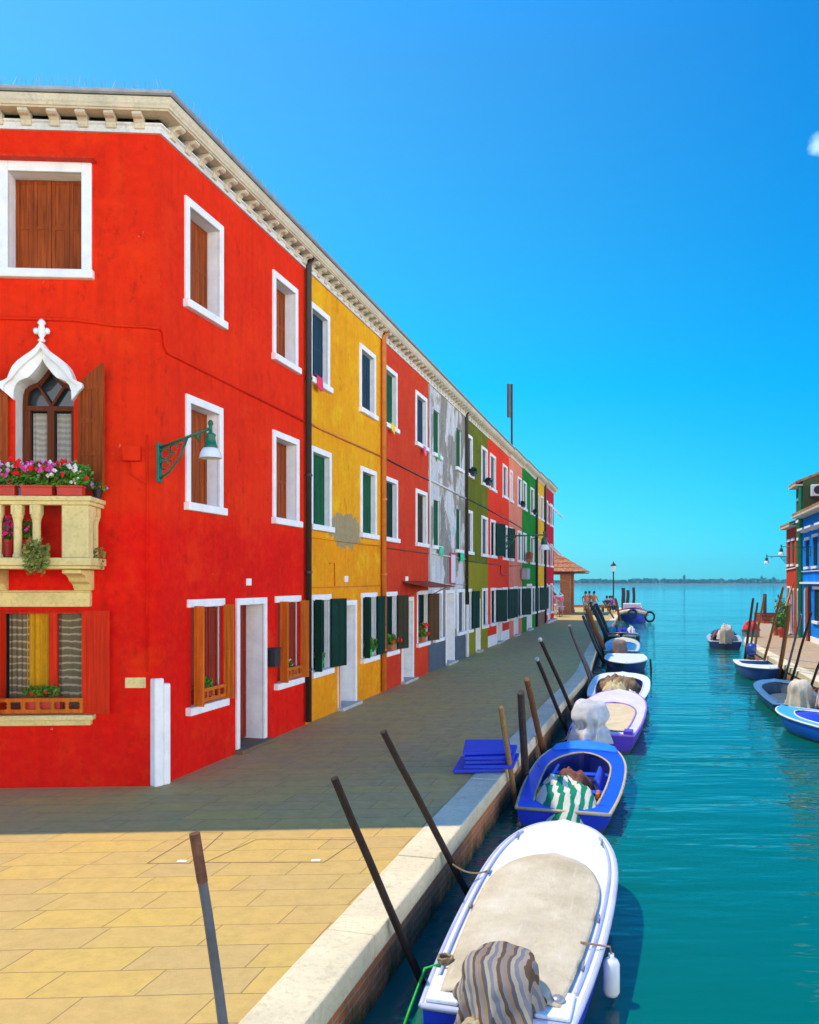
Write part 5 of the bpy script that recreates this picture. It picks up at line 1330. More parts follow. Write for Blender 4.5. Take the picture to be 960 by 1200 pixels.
# 3: violet boat with a covered motor
B3, L3_, hw3, zg3, wi3 = boat('moored_boat', 'lilac and white boat with a violet hull, third on the left quay', (3.42, 15.25), (4.75, 19.3), 1.30, 0.34, 0.60, violet, lilac, rail=hullmat((0.30, 0.16, 0.62), 'violet_rail'), floor=cream_deck, td=0.72, ts=0.06, sw=0.17, tr=0.86, tm=0.55, pw=3.0, qw=2.0)
m = MB(); m.grid(lambda u, v: (L3_ * (0.08 + 0.63 * u), (v * 2 - 1) * (wi3(min(0.08 + 0.63 * u, .715)) + .02), zg3(0.08 + 0.63 * u) + 0.012 - 0.07 * (1 - (v * 2 - 1) ** 2) * math.sin(PI * u)), 26, 14)
m.build('canvas_cover', paint('cream_canvas', (0.56, 0.48, 0.32), 0.9, 0.15, 3, spec=0.1), B3, smooth=True)
for s in (1, -1):
    m = MB(); m.box(-.02, .26, s * .47 - .08, s * .47 + .08, zg3(0) + .006, zg3(0) + .07); m.build('corner_locker', violet, B3, bevel=0.015)
motor(B3, -0.03, 0.18, zg3(0) - 0.04, M['iron'], cowl=False)
greycl = paint('grey_cloth', (0.46, 0.48, 0.50), 0.9, 0.2, 5, bmp=0.3)
drape('motor_cover', 'pale grey cloth tied over the motor of the violet boat', local(B3, 0.02, 0.20, zg3(0) - 0.16), B3.rotation_euler.z, 0.33, 0.31, 0.74, greycl, 5, 1.30, 9, lean=0.12, tie=0.40, fd=1.3)
# 4: white boat with tarpaulins
B4, L4_, hw4, zg4, wi4 = boat('moored_boat', 'white open boat heaped with brown tarpaulin, fourth on the left quay', (4.78, 19.75), (6.0, 24.0), 1.46, 0.40, 0.50, navy_h, white_gel, floor=deep_b, td=0.82, ts=0.06, sw=0.15, tr=0.86, tm=0.5, pw=4.0, qw=2.2)
heap('tarpaulin', 'brown striped tarpaulin crumpled across the white open boat', local(B4, L4_ * .62, 0.05, 0.15), B4.rotation_euler.z + 1.4, 0.62, 0.60, 0.50, paint('brown_tarp', (0.24, 0.15, 0.07), 0.85, 0.75, 3.5, bmp=0.3), 15)
heap('tarpaulin', 'pale yellow tarpaulin bundle at the stern of the white open boat', local(B4, L4_ * .26, 0.10, 0.15), B4.rotation_euler.z, 0.44, 0.36, 0.52, paint('pale_tarp', (0.56, 0.47, 0.25), 0.85, 0.15, 5), 18)
heap('white_bag', 'small white bag beside the pale tarpaulin bundle', local(B4, L4_ * .2, -0.32, 0.2), B4.rotation_euler.z, 0.16, 0.16, 0.26, M['lamp_white'], 22, 'bag')
# 5: white decked boat with the bow towards us
B5, L5_, hw5, zg5, wi5 = boat('moored_boat', 'navy hulled boat with white foredeck and a dark tiller, fifth on the left quay', (8.1, 32.0), (6.98, 27.5), 1.44, 0.36, 0.44, navy_h, white_gel, floor=slate, td=0.5, ts=0.08, sw=0.16, tr=0.86, tm=0.40, pw=2.0, qw=1.35, well=False)
m = MB(); m.tube([(L5_ * .80, 0.78, 0.50), (L5_ * .82, 0.80, 0.20), (L5_ * .82, 0.80, -0.02)], 0.035, 6); m.build('side_post', M['iron'], B5)
# 6: teal boat
B6, L6_, hw6, zg6, wi6 = boat('moored_boat', 'small teal boat with cream deck and covered motor, sixth on the left quay', (8.2, 33.1), (9.35, 37.3), 1.40, 0.38, 0.62, teal_h, cream_deck, rail=light_rim, floor=light_rim, td=0.74, ts=0.06, sw=0.14, tr=0.9, tm=0.5, pw=2.6, qw=2.0)
motor(B6, -0.03, 0.0, zg6(0) - 0.03, M['iron'], cowl=False)
drape('motor_cover', 'brown grey cloth over the motor of the teal boat', local(B6, -0.05, 0.05, zg6(0) - 0.14), B6.rotation_euler.z, 0.28, 0.27, 0.58, paint('mud_cloth', (0.22, 0.16, 0.14), 0.9, 0.25, 6), 8, 1.1, 6)
# 7: dark blue boat with tarps, bow towards us
B7, L7_, hw7, zg7, wi7 = boat('moored_boat', 'dark blue boat with cream bow stripe and blue bundles aboard, seventh on the left quay', (10.9, 44.6), (9.78, 39.4), 1.75, 0.46, 0.72, navy_h, slate, rail=rim_tan, floor=deep_b, td=0.76, ts=0.08, sw=0.16, tr=0.88, tm=0.45, pw=1.9, qw=1.3)
m = MB(); m.tube([(L7_ * t, s_ * (hw7(t) + 0.012), zg7(t) - 0.13) for s_, ts_ in ((1, [0.45 + .55 * k / 14 for k in range(14)]), (-1, [0.45 + .55 * k / 14 for k in range(13, -1, -1)])) for t in ts_], 0.06, 6); m.build('bow_stripe', cream_deck, B7, smooth=True)
for i, (x, y, r, c, lab) in enumerate(((.40, .35, .45, (0.02, 0.28, 0.42), 'turquoise cover bundle in the dark blue boat with cream bow stripe'), (.52, -.12, .50, (0.01, 0.03, 0.45), 'royal blue tarpaulin bundle in the dark blue boat with cream bow stripe'), (.25, -.1, .45, (0.01, 0.09, 0.10), 'dark teal bundle at the back of the dark blue boat'), (.42, -.55, .35, (0.7, 0.7, 0.7), 'white bundle on the right side of the dark blue boat'))):
    heap('bundle', lab, local(B7, L7_ * x, -y, 0.35), B7.rotation_euler.z, r, r * .8, 0.52 + (0.25 if i == 2 else 0), paint('bundle_%d' % i, c, 0.7, 0.25, 4), 30 + i)
m = MB(); m.lathe([(0.05, 0), (0.09, 0.03), (0.09, 0.32), (0.04, 0.36)], 10); f = m.build('fender', M['iron'], None, local(B7, L7_ * .72, hw7(.72) + 0.12, 0.15)); tag(f, 'dark fender on the right side of the dark blue boat', 'fender')
# 8: far boat with red inside and tyres
B8, L8_, hw8, zg8, wi8 = boat('moored_boat', 'farthest left boat, blue and white hull with red inside and tyre fenders', (18.0, 69.0), (16.25, 62.2), 2.3, 0.75, 1.2, blue_h, cream_deck, rail=red_in, floor=red_in, td=0.8, ts=0.08, sw=0.16, tr=0.88, tm=0.45, pw=1.9, qw=1.3)
m = MB(); m.tube([(L8_ * t, s_ * (hw8(t) + 0.0), zg8(t) - 0.24) for s_, ts_ in ((1, [0.45 + .55 * k / 14 for k in range(14)]), (-1, [0.45 + .55 * k / 14 for k in range(13, -1, -1)])) for t in ts_], 0.16, 6); m.build('bow_stripe', cream_deck, B8, smooth=True)
m = MB(); m.box(0.5, 1.6, -.7, .7, .7, 1.35); m.build('cabin_box', white_gel, B8, bevel=0.05)
heap('red_cover', 'red cover lying over the side of the farthest left boat', local(B8, L8_ * .62, 0.2, 0.75), B8.rotation_euler.z, 0.9, 0.95, 0.42, red_in, 41)
def tyre(label, loc, axis, R=0.30):
    m = MB(); m.tube([Vector((0, R * math.cos(k * PI / 9), R * math.sin(k * PI / 9))) for k in range(19)], 0.085, 8, cap=False)
    o = m.build('tyre_fender', M['iron'], None, loc, axis, smooth=True); tag(o, label, 'tyre')
bx = local(B8, L8_ + 0.10, 0, 0.72); tyre('black tyre hung on the bow of the farthest left boat', bx, B8.rotation_euler.z)
tyre('black tyre hung on the right flank of the farthest left boat', local(B8, L8_ * .72, hw8(.72) + 0.35, 0.45), B8.rotation_euler.z + 0.4, 0.36)

RG = 'boats moored along the right quay'
R1, Lr1, hwr1, zgr1, wir1 = boat('moored_boat', 'azure boat with light blue rim, cut by the right edge of the photo', (8.72, 13.9), (7.98, 18.35), 1.45, 0.34, 0.38, azure, light_rim, rail=white_gel, floor=bright_b, td=0.86, ts=0.06, sw=0.15, tr=0.85, tm=0.55, pw=2.2, qw=1.35, group=RG)
m = MB(); m.grid(lambda u, v: (Lr1 * (0.3 + 0.52 * u), (v * 2 - 1) * wir1(0.3 + 0.52 * u) * .98, zgr1(0.5) + .01 + .03 * (1 - (v * 2 - 1) ** 2)), 20, 10); m.build('canvas_cover', blue_h, R1, smooth=True)
R2, Lr2, hwr2, zgr2, wir2 = boat('moored_boat', 'slate blue open boat with a grey floor, second on the right quay', (8.92, 19.35), (10.05, 23.5), 1.34, 0.26, 0.36, navy_h, slate, floor=grey_in, td=0.88, ts=0.05, sw=0.13, tr=0.9, tm=0.5, pw=3.4, qw=2.2, group=RG)
motor(R2, -0.03, 0.0, zgr2(0) - 0.04, M['iron'], cowl=False)
drape('motor_cover', 'cream cloth over the motor of the slate blue boat', local(R2, -0.02, 0.06, zgr2(0) - 0.10), R2.rotation_euler.z, 0.29, 0.25, 0.66, paint('cream_cloth', (0.52, 0.47, 0.36), 0.9, 0.2, 5, bmp=0.3), 14, 1.25, 8, fd=1.5)
drape('striped_cover', 'red and white striped cloth over a motor beside the cream covered one', (9.35, 18.75, WATER + 0.28), 0.3, 0.36, 0.32, 0.50, stripes('pink_white_cloth', [(0.62, 0.55, 0.48), (0.45, 0.25, 0.2), (0.6, 0.52, 0.44), (0.3, 0.26, 0.3)], 1, 9), 17, 1.15, 10)
R3, Lr3, hwr3, zgr3, wir3 = boat('moored_boat', 'blue hulled boat with white foredeck and blue motor, third on the right quay', (11.72, 29.2), (10.78, 25.5), 1.34, 0.38, 0.47, hullmat((0.03, 0.07, 0.30), 'dusk_blue_hull'), white_gel, floor=slate, td=0.62, ts=0.08, sw=0.13, tr=0.88, tm=0.45, pw=2.4, qw=1.5, group=RG)
motor(R3, -0.05, 0, zgr3(0) + 0.03, hullmat((0.02, 0.05, 0.25), 'blue_cowling'), 1.25)
R4, Lr4, hwr4, zgr4, wir4 = boat('moored_boat', 'navy motor boat with cream covered motor, farthest on the right quay', (14.3, 38.6), (15.9, 43.4), 1.50, 0.36, 0.5, navy_h, hullmat((0.4, 0.42, 0.45), 'pale_grey_deck'), floor=slate, td=0.78, ts=0.05, sw=0.14, tr=0.9, tm=0.5, pw=2.6, qw=2.0, group=RG)
motor(R4, -0.03, 0, zgr4(0), M['iron'], cowl=False)
drape('motor_cover', 'cream brown cloth over the motor of the farthest right boat', local(R4, -0.02, 0.0, zgr4(0) - 0.10), R4.rotation_euler.z, 0.28, 0.27, 0.72, paint('cream_brown_cloth', (0.46, 0.38, 0.27), 0.9, 0.2, 5), 19, 1.05, 6)
heap('bundle', 'cream bundle with a red end lying in the farthest right boat', local(R4, 2.6, -0.1, 0.3), R4.rotation_euler.z, 0.45, 0.4, 0.8, paint('cream_bundle', (0.6, 0.56, 0.48), 0.9), 52)
heap('bundle', 'navy blue cover folded over the bow of the farthest right boat', local(R4, 3.9, 0, 0.45), R4.rotation_euler.z, 0.6, 0.6, 0.3, navy_h, 53)
m = MB(); m.tube([(0, .5, 0), (1.5, 0.2, 0.35)], 0.05, 6); o = m.build('oar', M['sh_brown'], None, local(R4, 0.6, 0.1, 0.4), R4.rotation_euler.z); tag(o, 'brown oar lying across the farthest right boat', 'oar')

def line(label, p, q, sag, r=0.008, mat=None):
    p, q = Vector(p), Vector(q); pts = [p.lerp(q, k / 10) - Vector((0, 0, sag * 4 * (k / 10) * (1 - k / 10))) for k in range(11)]
    return tag(MB().tube(pts, r, 5).build('mooring_line', mat or M['rope'], smooth=True), label, 'rope', 'mooring lines')
line('thin rope from the left cleat of the white boat to its bow pole', local(B1, L1_ * .62, hw1(.62) - .07, zg1(.62) + .035), P(531, 1013, 7.35), 0.05)
line('rope from the royal blue boat to the thick brown pole', local(B2, L2_ * .55, hw2(.55) - .08, zg2(.55) + .03), P(631, 858, 14.6), 0.06)
line('rope from the violet boat to the taller pale tipped pole', local(B3, L3_ * .60, hw3(.60) - .06, zg3(.6) + .02), P(664, 820, 19.0), 0.06)
line('rope from the slate blue boat up to the right quay edge', local(R2, Lr2 * .75, -hwr2(.75) + .05, zgr2(.75) + .02), (11.0, 24.0, 0.02), 0.05)
# ------------------------------------------------------------------ mooring poles
def pole(label, base, top, r, mat, group, cap=None, tip=None):
    d = Vector(top) - Vector(base)
    b = Vector(base) - d.normalized() * 0.7
    t = thing('mooring_pole', label, 'pole', base, 0, group)
    m = MB(Matrix.Translation(-Vector(base)))
    n = 7; pts = []
    for i in range(n + 1):
        k = i / n; p = b + (Vector(top) - b) * k
        pts.append(p + Vector((nz(k * 3, base[0], 1), nz(k * 3, base[1], 5), 0)) * r * 0.55)
    m.tube(pts, [r * (1.08 - 0.16 * i / n) for i in range(n + 1)], 10); m.build('shaft', mat, t, smooth=False, bevel=0.006)
    if tip:
        q = MB(Matrix.Translation(-Vector(base))); e = (pts[-1] - pts[-2]).normalized()
        q.tube([pts[-1] - e * cap, pts[-1] + e * 0.012], r * 1.03, 10); q.build('tip', tip, t)
    return t
pm_dark = wood('black_brown_pole', (0.035, 0.022, 0.018)); pm_tan = wood('tan_pole', (0.36, 0.20, 0.08)); pm_brown = wood('brown_pole', (0.20, 0.085, 0.03))
pm_rust = paint('rust_tip', (0.16, 0.06, 0.03), 0.9, 0.5, 14); pm_pale = paint('pale_tip', (0.34, 0.37, 0.38), 0.6); pm_grey = wood('grey_brown_pole', (0.075, 0.055, 0.042)); pm_slate = paint('slate_pole', (0.10, 0.10, 0.11), 0.6, 0.3, 8); pm_navy = paint('navy_pole', (0.012, 0.02, 0.035), 0.5, 0.3, 8)
GL, GR = 'mooring poles along the left quay', 'mooring poles along the right quay'
W_ = WATER
def edge_x(path, Y):
    for (x0, y0), (x1, y1) in zip(path, path[1:]):
        if y0 <= Y <= y1: return x0 + (x1 - x0) * (Y - y0) / (y1 - y0)
    return path[-1][0]
def qpole(label, b, t, r, mat, group, cap=None, tip=None, side=1):
    """foot between boat and quay, as near the wall as it can stand without touching the coping"""
    path = LQ if side == 1 else RQ; best = None
    for k in range(60):
        zb = W_ + 0.012 * k
        for lean in (0.0, 0.02, 0.05, 0.09):
            Y = (EYE - zb) / (b[1] - 682) * 1000.0; B_ = P(b[0], b[1], Y); T_ = P(t[0], t[1], Y * (1 - lean))
            ok = True
            for z in (0.02, -0.1, -0.2):
                f = (z - B_.z) / (T_.z - B_.z)
                if f < 0: continue
                q = B_.lerp(T_, f)
                if (q.x - edge_x(path, q.y)) * side < r * 1.2 + 0.01: ok = False
            if ok: best = (B_, T_); break
        if best: break
    if not best: B_.x = edge_x(path, B_.y) + side * (r + .15); best = (B_, T_)
    return pole(label, tuple(best[0]), tuple(best[1]), r, mat, group, cap, tip)
pole('grey pole with a rusty top standing out of frame at bottom, nearest of all', (-0.74, 4.05, W_), (-0.98, 3.9, 1.34), 0.024, pm_slate, GL, 0.22, pm_rust)
qpole('dark leaning pole beside the stern of the white boat', (492.6, 1147), (391.5, 912), 0.030, pm_dark, GL)
qpole('dark leaning pole beside the bow of the white boat', (543.5, 1037), (449, 857), 0.032, pm_dark, GL)
qpole('slim tan wooden pole in front of the blue cushion stack', (602.5, 936), (586.5, 829), 0.036, pm_tan, GL)
qpole('upright grey brown post behind the blue cushion stack', (615, 912), (609.5, 811), 0.052, pm_grey, GL)
qpole('thick brown wooden pole beyond the blue cushion stack', (638.5, 886), (618, 796), 0.05, pm_brown, GL)
qpole('dark pole with pale tip, nearer of the two leaning beside the violet boat', (664.6, 858), (629, 772), 0.038, pm_dark, GL, 0.035, pm_pale)
qpole('dark pole with pale tip, farther and taller of the two beside the violet boat', (674, 841), (633, 749), 0.040, pm_dark, GL, 0.035, pm_pale)
qpole('longer of two crossed slim poles beside the brown tarpaulin', (697, 811), (667.5, 733), 0.042, pm_slate, GL)
qpole('shorter of two crossed slim poles beside the brown tarpaulin', (698, 803), (676, 752), 0.036, pm_slate, GL)
qpole('thin dark pole left of the thick rust brown pole', (706, 774), (683.5, 722.5), 0.055, pm_navy, GL)
qpole('thinnest dark pole close left of the thick rust brown pole', (706.5, 770), (686, 720), 0.04, pm_navy, GL)
qpole('thick rust brown pole leaning beside the teal boat', (708.5, 764), (687, 711), 0.10, pm_brown, GL)
qpole('thick navy pole, left of two leaning beside the dark blue boat', (712, 748), (695, 711.5), 0.10, pm_navy, GL)
qpole('thick navy pole, right of two leaning beside the dark blue boat', (714, 745), (698.5, 709), 0.11, pm_navy, GL)
pole('thin brown pole left of the seated people by the far boat', (14.5, 59.0, W_), tuple(P(706.5, 704, 58)), 0.06, pm_brown, GL)
pole('leaning brown pole right of the seated people by the far boat', (15.1, 60.8, W_), tuple(P(721, 701, 60)), 0.09, pm_brown, GL)
for i, (px, top, r, lab) in enumerate(((730.5, 689, .17, 'tall dark lagoon post, leftmost of three beyond the far boat'), (735.8, 691.5, .15, 'shorter dark lagoon post, middle of three beyond the far boat'), (742.6, 688.5, .13, 'dark lagoon post standing apart on the right of three beyond the far boat'))):
    Y = 72 + i; x = (px - 480) / 1000 * Y; pole(lab, (x, Y, W_), (x, Y, EYE + (682 - top) / 1000 * Y), r, pm_grey, 'lagoon posts')
qpole('thin pole leaning over the red crate, taller of two', (875, 757), (883, 701.5), 0.05, pm_grey, GR, side=-1)
qpole('thin pole leaning over the red crate, shorter of two', (880, 757), (888, 706), 0.04, pm_grey, GR, side=-1)
qpole('brown pole rising behind the blue motor, left of the steps', (880.5, 780), (896, 697), 0.042, pm_brown, GR, side=-1)
qpole('tallest thin pole of the right quay, crossing the red steps', (895, 777), (918, 688), 0.042, pm_brown, GR, side=-1)
qpole('thick brown pole beside the white foredeck boat', (914.5, 785), (925, 708), 0.065, pm_brown, GR, side=-1)
qpole('slim grey pole leaning towards the potted plants', (920, 796), (939, 720), 0.034, pm_slate, GR, side=-1)
qpole('slim dark pole leaning towards the brown door post', (928, 797), (950.6, 718), 0.036, pm_dark, GR, side=-1)
qpole('dark pole cut by the right edge of the photo', (950.6, 804), (963, 770), 0.034, pm_dark, GR, side=-1)
t = P(896.5, 696, 52.0); m = MB(); m.tube([(t.x, t.y, 0), tuple(t)], 0.11, 8); tag(m.build('bollard_post', pm_grey), 'dark upright post at the far end of the right quay', 'post')

# ------------------------------------------------------------------ things on the quay
blue_m = paint('cushion_blue', (0.008, 0.035, 0.50), 0.55, 0.12, 6, bmp=0.1)
labs = ['flat blue boat cushion at the bottom of the stack, sticking out to the left', 'blue boat cushion second from the bottom of the stack', 'blue boat cushion in the middle of the stack', 'blue boat cushion second from the top of the stack', 'topmost blue boat cushion of the stack, slightly tilted']
cu = [(-0.10, 0.02, 0.03), (0.06, -0.01, -0.04), (0.03, 0.03, 0.06), (0.05, 0.0, 0.0), (-0.01, 0.05, 0.10)]
rng = random.Random(2)
for i in range(5):
    dx, dy, a = cu[i]
    m = MB()
    qd = [(-0.40, -0.46), (0.26, -0.42), (0.40, 0.36), (-0.22, 0.40)]
    m.prism(qd, 0.0, 0.052)
    t = m.build('boat_cushion', blue_m, None, (1.05 + dx, 11.52 + dy, 0.016 + i * 0.056 + (0.004 if i == 4 else 0)), a, bevel=0.014)
    tag(t, labs[i], 'cushion', 'blue cushions stacked on the left quay')
for px0, px1, py0, py1, lab in ((232, 262, 976, 1012, 'stone access cover with a pale corner mark, nearest the red house'), (300, 420, 984, 1011, 'wide stone access cover with a pale corner mark, near the leaning pole')):
    q = [P(px, py, 2500.0 / (py - 682)) for px, py in ((px0 - 60, py1), (px1 - 40, py1), (px1, py0), (px0, py0))]
    m = MB()
    for i in range(4):
        a_, b_ = q[i], q[(i + 1) % 4]; n_ = Vector((-(b_ - a_).y, (b_ - a_).x, 0)).normalized() * 0.007
        m.face([(a_.x, a_.y, .003), (b_.x, b_.y, .003), (b_.x + n_.x, b_.y + n_.y, .003), (a_.x + n_.x, a_.y + n_.y, .003)])
    c_ = q[1]; t = m.build('access_cover', M['step']); tag(t, lab, 'access cover', 'covers in the paving')
    m = MB(); m.box(c_.x - .12, c_.x - .04, c_.y + .03, c_.y + .08, 0.002, 0.006); m.build('corner_mark', M['white'], t)
# pavilion
pv = thing('brick_pavilion', 'open brick pavilion with hipped terracotta tile roof at the end of the left quay', 'pavilion', (12.4, 66.2, 0), ANG_L)
for x in (0.0, 3.4):
    for y, n in ((0.3, 0), (4.6, 1)):
        m = MB(); m.box(x - .38, x + .38, y - .38, y + .38, 0, 3.1); m.box(x - .43, x + .43, y - .43, y + .43, 0, 0.25); m.build('pillar', M['brick_p'], pv)
m = MB(); m.box(-0.5, 3.9, -0.1, 5.0, 3.1, 3.3); m.build('beam', M['sh_brown'], pv)
m = MB(); X0, X1, Y0, Y1, ze, zr = -1.5, 4.9, -1.3, 6.4, 3.25, 5.25
c = [(X0, Y0), (X1, Y0), (X1, Y1), (X0, Y1)]
ra, rb = (1.7, 1.9), (1.7, 3.3)
def slope(a, b, ta, tb):
    """rows of round tiles down one roof slope"""
    n = max(6, int((Vector(b) - Vector(a)).length / 0.16)); n *= 2
    for i in range(n):
        for j in range(6):
            def q(u, v):
                e = Vector((*a, ze)).lerp(Vector((*b, ze)), u); r = Vector((*ta, zr)).lerp(Vector((*tb, zr)), u)
                p = e.lerp(r, v); p.z += 0.055 * abs(math.sin(u * n / 2 * PI)) + (0.03 if True else 0) * (1 - (v * 6) % 1.0); return p
            m.face([q(i / n, j / 6 + .001), q((i + 1) / n, j / 6 + .001), q((i + 1) / n, (j + 1) / 6 - .001), q(i / n, (j + 1) / 6 - .001)])
slope(c[0], c[1], ra, ra); slope(c[1], c[2], ra, rb); slope(c[2], c[3], rb, rb); slope(c[3], c[0], rb, ra)
m.build('roof', M['tiles'], pv, fix=False)
m = MB(); m.box(X0 + .1, X1 - .1, Y0 + .1, Y1 - .1, 3.18, 3.24); m.build('eaves_board', M['wood_dark'], pv)
m = MB(); m.tube([(1.7, 2.6, 5.2), (1.7, 2.6, 5.75)], 0.08, 6); m.build('finial', M['iron'], pv)
# lantern post
lb = P(719, 715, 77.0)
lt = thing('street_lamp', 'slim dark lantern post by the water at the end of the left quay', 'street lamp', (lb.x, 77.0, 0.0))
m = MB(); m.lathe([(0.16, 0), (0.16, 0.3), (0.10, 0.4), (0.07, 0.9), (0.055, 3.3), (0.09, 3.35), (0.05, 3.45)], 10); m.build('post', M['iron'], lt, smooth=True)
m = MB(); m.lathe([(0.12, 3.45), (0.22, 3.95)], 6); m.build('lantern', M['lamp_white'], lt)
m = MB(); m.lathe([(0.26, 3.95), (0.28, 4.0), (0.10, 4.18), (0.04, 4.22), (0.05, 4.3), (0.0, 4.4)], 6); m.build('lantern_cap', M['iron'], lt)

# ------------------------------------------------------------------ people (far away, a few pixels each)
skin = paint('skin', (0.45, 0.22, 0.13), 0.6, 0.1, 10, bmp=0); hair_d = paint('dark_hair', (0.02, 0.014, 0.012), 0.7, 0.2, 20, bmp=0)
def skinned(name, joints, edges, radii, mat, parent):
    me = bpy.data.meshes.new(name); me.from_pydata(joints, edges, []); me.materials.append(mat)
    o = bpy.data.objects.new(name, me); link(o)
    if parent: o.parent = parent
    sk = o.modifiers.new('skin', 'SKIN'); sk.use_smooth_shade = True
    lay = me.skin_vertices[0] if me.skin_vertices else None
    if lay is None:
        bpy.context.view_layer.objects.active = o; bpy.context.view_layer.update(); lay = me.skin_vertices[0]
    for i, r in enumerate(radii):
        rr = r if isinstance(r, tuple) else (r, r); lay.data[i].radius = rr
    lay.data[0].use_root = True
    sb = o.modifiers.new('sub', 'SUBSURF'); sb.levels = 1; sb.render_levels = 1
    return o
def person(label, loc, rz, top, bottom, hair=hair_d, dress=None, sit=False, stride=0.12, arm=0.0, group=None):
    t = thing('person', label, 'person', loc, rz, group)
    if sit:
        hip = (0, 0, 0.50); kn = [(0.40, .10, .50), (0.40, -.10, .50)]; an = [(0.40, .10, .07), (0.38, -.10, .07)]; toe = [(0.55, .11, .03), (0.53, -.11, .03)]; b = -0.42
    else:
        hip = (0, 0, 0.92); kn = [(stride * .7, .10, .50), (-stride * .3, -.10, .50)]; an = [(stride, .10, .08), (-stride, -.10, .09)]; toe = [(stride + .15, .11, .03), (-stride + .15, -.11, .03)]; b = 0.0
    J = [hip, (0, 0, 1.12 + b), (0, 0, 1.34 + b), (0, 0, 1.46 + b), (0.01, 0, 1.56 + b), (0.02, 0, 1.68 + b)]
    R = [(.13, .10), (.12, .09), (.14, .10), (.055, .055), (.075, .085), (.07, .075)]
    Eg = [(0, 1), (1, 2), (2, 3), (3, 4), (4, 5)]
    for s, i in ((1, 0), (-1, 1)):
        k = len(J); J += [(0, s * .10, hip[2] - .06), kn[i], an[i], toe[i]]; R += [.085, .058, .04, .035]; Eg += [(0, k), (k, k + 1), (k + 1, k + 2), (k + 2, k + 3)]
    for s in (1, -1):
        k = len(J); J += [(0, s * .19, 1.38 + b), (0.02 + arm * .1, s * .24, 1.12 + b), (0.10 + arm * .25, s * .22, 0.90 + b + arm * .2), (0.13 + arm * .3, s * .21, 0.81 + b + arm * .25)]; R += [.055, .042, .032, .03]; Eg += [(2, k), (k, k + 1), (k + 1, k + 2), (k + 2, k + 3)]
    skinned('body', J, Eg, R, skin, t)
    sh = [(0, 0, 1.0 + b), (0, 0, 1.18 + b), (0, 0, 1.36 + b), (0, 0.21, 1.38 + b), (0.02, 0.25, 1.18 + b), (0, -0.21, 1.38 + b), (0.02, -0.25, 1.18 + b)]
    skinned('shirt', sh, [(0, 1), (1, 2), (2, 3), (3, 4), (2, 5), (5, 6)], [(.155, .12), (.145, .115), (.15, .115), .07, .06, .07, .06], top, t)
    if dress:
        m = MB(); m.lathe([(.15, 1.05 + b), (.17, .95 + b), (.24, .55), (.27, .42), (.25, .42)], 14, (0, 0, 0)); m.build('skirt', dress, t, smooth=True)
    else:
        k = [hip]; r = [(.145, .115)]; e = []
        for s, i in ((1, 0), (-1, 1)):
            q = len(k); k += [(0, s * .10, hip[2] - .08), kn[i], tuple(Vector(an[i]) + Vector((0, 0, .08)))]; r += [.10, .078, .06]; e += [(0, q), (q, q + 1), (q + 1, q + 2)]
        skinned('trousers', k, e, r, bottom, t)
    m = MB(); m.lathe([(.0, 1.80 + b), (.07, 1.785 + b), (.105, 1.72 + b), (.10, 1.63 + b), (.075, 1.56 + b), (.0, 1.55 + b)], 12, (-0.02, 0, 0)); m.build('hair', hair, t, smooth=True)
    m = MB(); m.lathe([(.0, .02), (.018, .01), (.012, -.02), (0, -.025)], 6, (0.105, 0, 1.62 + b)); m.build('nose', skin, t)
    return t
C_ = lambda n, c: paint(n, c, 0.85, 0.2, 9, bmp=0)
orange_c = C_('orange_cotton', (0.75, 0.17, 0.02)); pink_c = C_('pink_cotton', (0.7, 0.12, 0.25)); dark_c = C_('dark_cotton', (0.03, 0.03, 0.04)); pale_c = C_('pale_cotton', (0.6, 0.5, 0.4)); mauve_c = C_('mauve_print', (0.35, 0.22, 0.30)); purple_c = C_('purple_cotton', (0.2, 0.04, 0.4)); red_c = C_('red_cotton', (0.6, 0.04, 0.02))
def stand(px, Y): return ((px - 480) / 1000 * Y, Y, 0.0)
person('person in a patterned mauve dress and pink scarf standing by the brick pavilion', stand(657, 63), 2.0, pink_c, dark_c, dress=mauve_c)
person('person in a pink top beside the crimson house, left of the mauve dress', stand(650.5, 62), 1.2, pink_c, pale_c)
PG = 'people walking beyond the pavilion'
person('person in orange shirt and pale trousers, left of the orange group', stand(686.5, 66), -1.7, orange_c, pale_c, group=PG)
person('person in orange red shirt and dark trousers, middle of the orange group', stand(691, 67.5), -1.5, red_c, dark_c, arm=0.8, group=PG)
person('person in orange shirt carrying a pink bag, right of the orange group', stand(696.5, 66.5), -1.3, orange_c, pale_c, arm=0.6, group=PG)
for i, (px, tp, lab) in enumerate(((711.5, dark_c, 'person in dark clothes seated on the bench by the lantern post'), (715, purple_c, 'person in purple seated on the bench by the lantern post'), (717.8, pink_c, 'person in pink seated at the right end of the bench'))):
    person(lab, stand(px, 70.5 + i * .2), -1.4, tp, dark_c, sit=True, group='people seated at the end of the quay')
bn = thing('bench', 'low bench under the seated people by the lantern post', 'bench', (stand(714.5, 70.9)[0], 70.9, 0), 0.15)
m = MB(); m.box(-0.75, 0.75, -0.2, 0.2, 0.36, 0.42); m.build('seat', M['sh_brown'], bn)
for x in (-.6, .6): m = MB(); m.box(x - .05, x + .05, -.18, .18, 0, .36); m.build('leg', M['iron'], bn)
tb = thing('table', 'small round grey cafe table beside the mauve dress', 'table', stand(656, 61), 0)
m = MB(); m.lathe([(.42, .72), (.42, .75)], 16); m.build('tabletop', M['metal_grey'], tb); m = MB(); m.lathe([(.22, 0), (.22, .02), (.03, .05), (.03, .72)], 10); m.build('leg', M['iron'], tb)

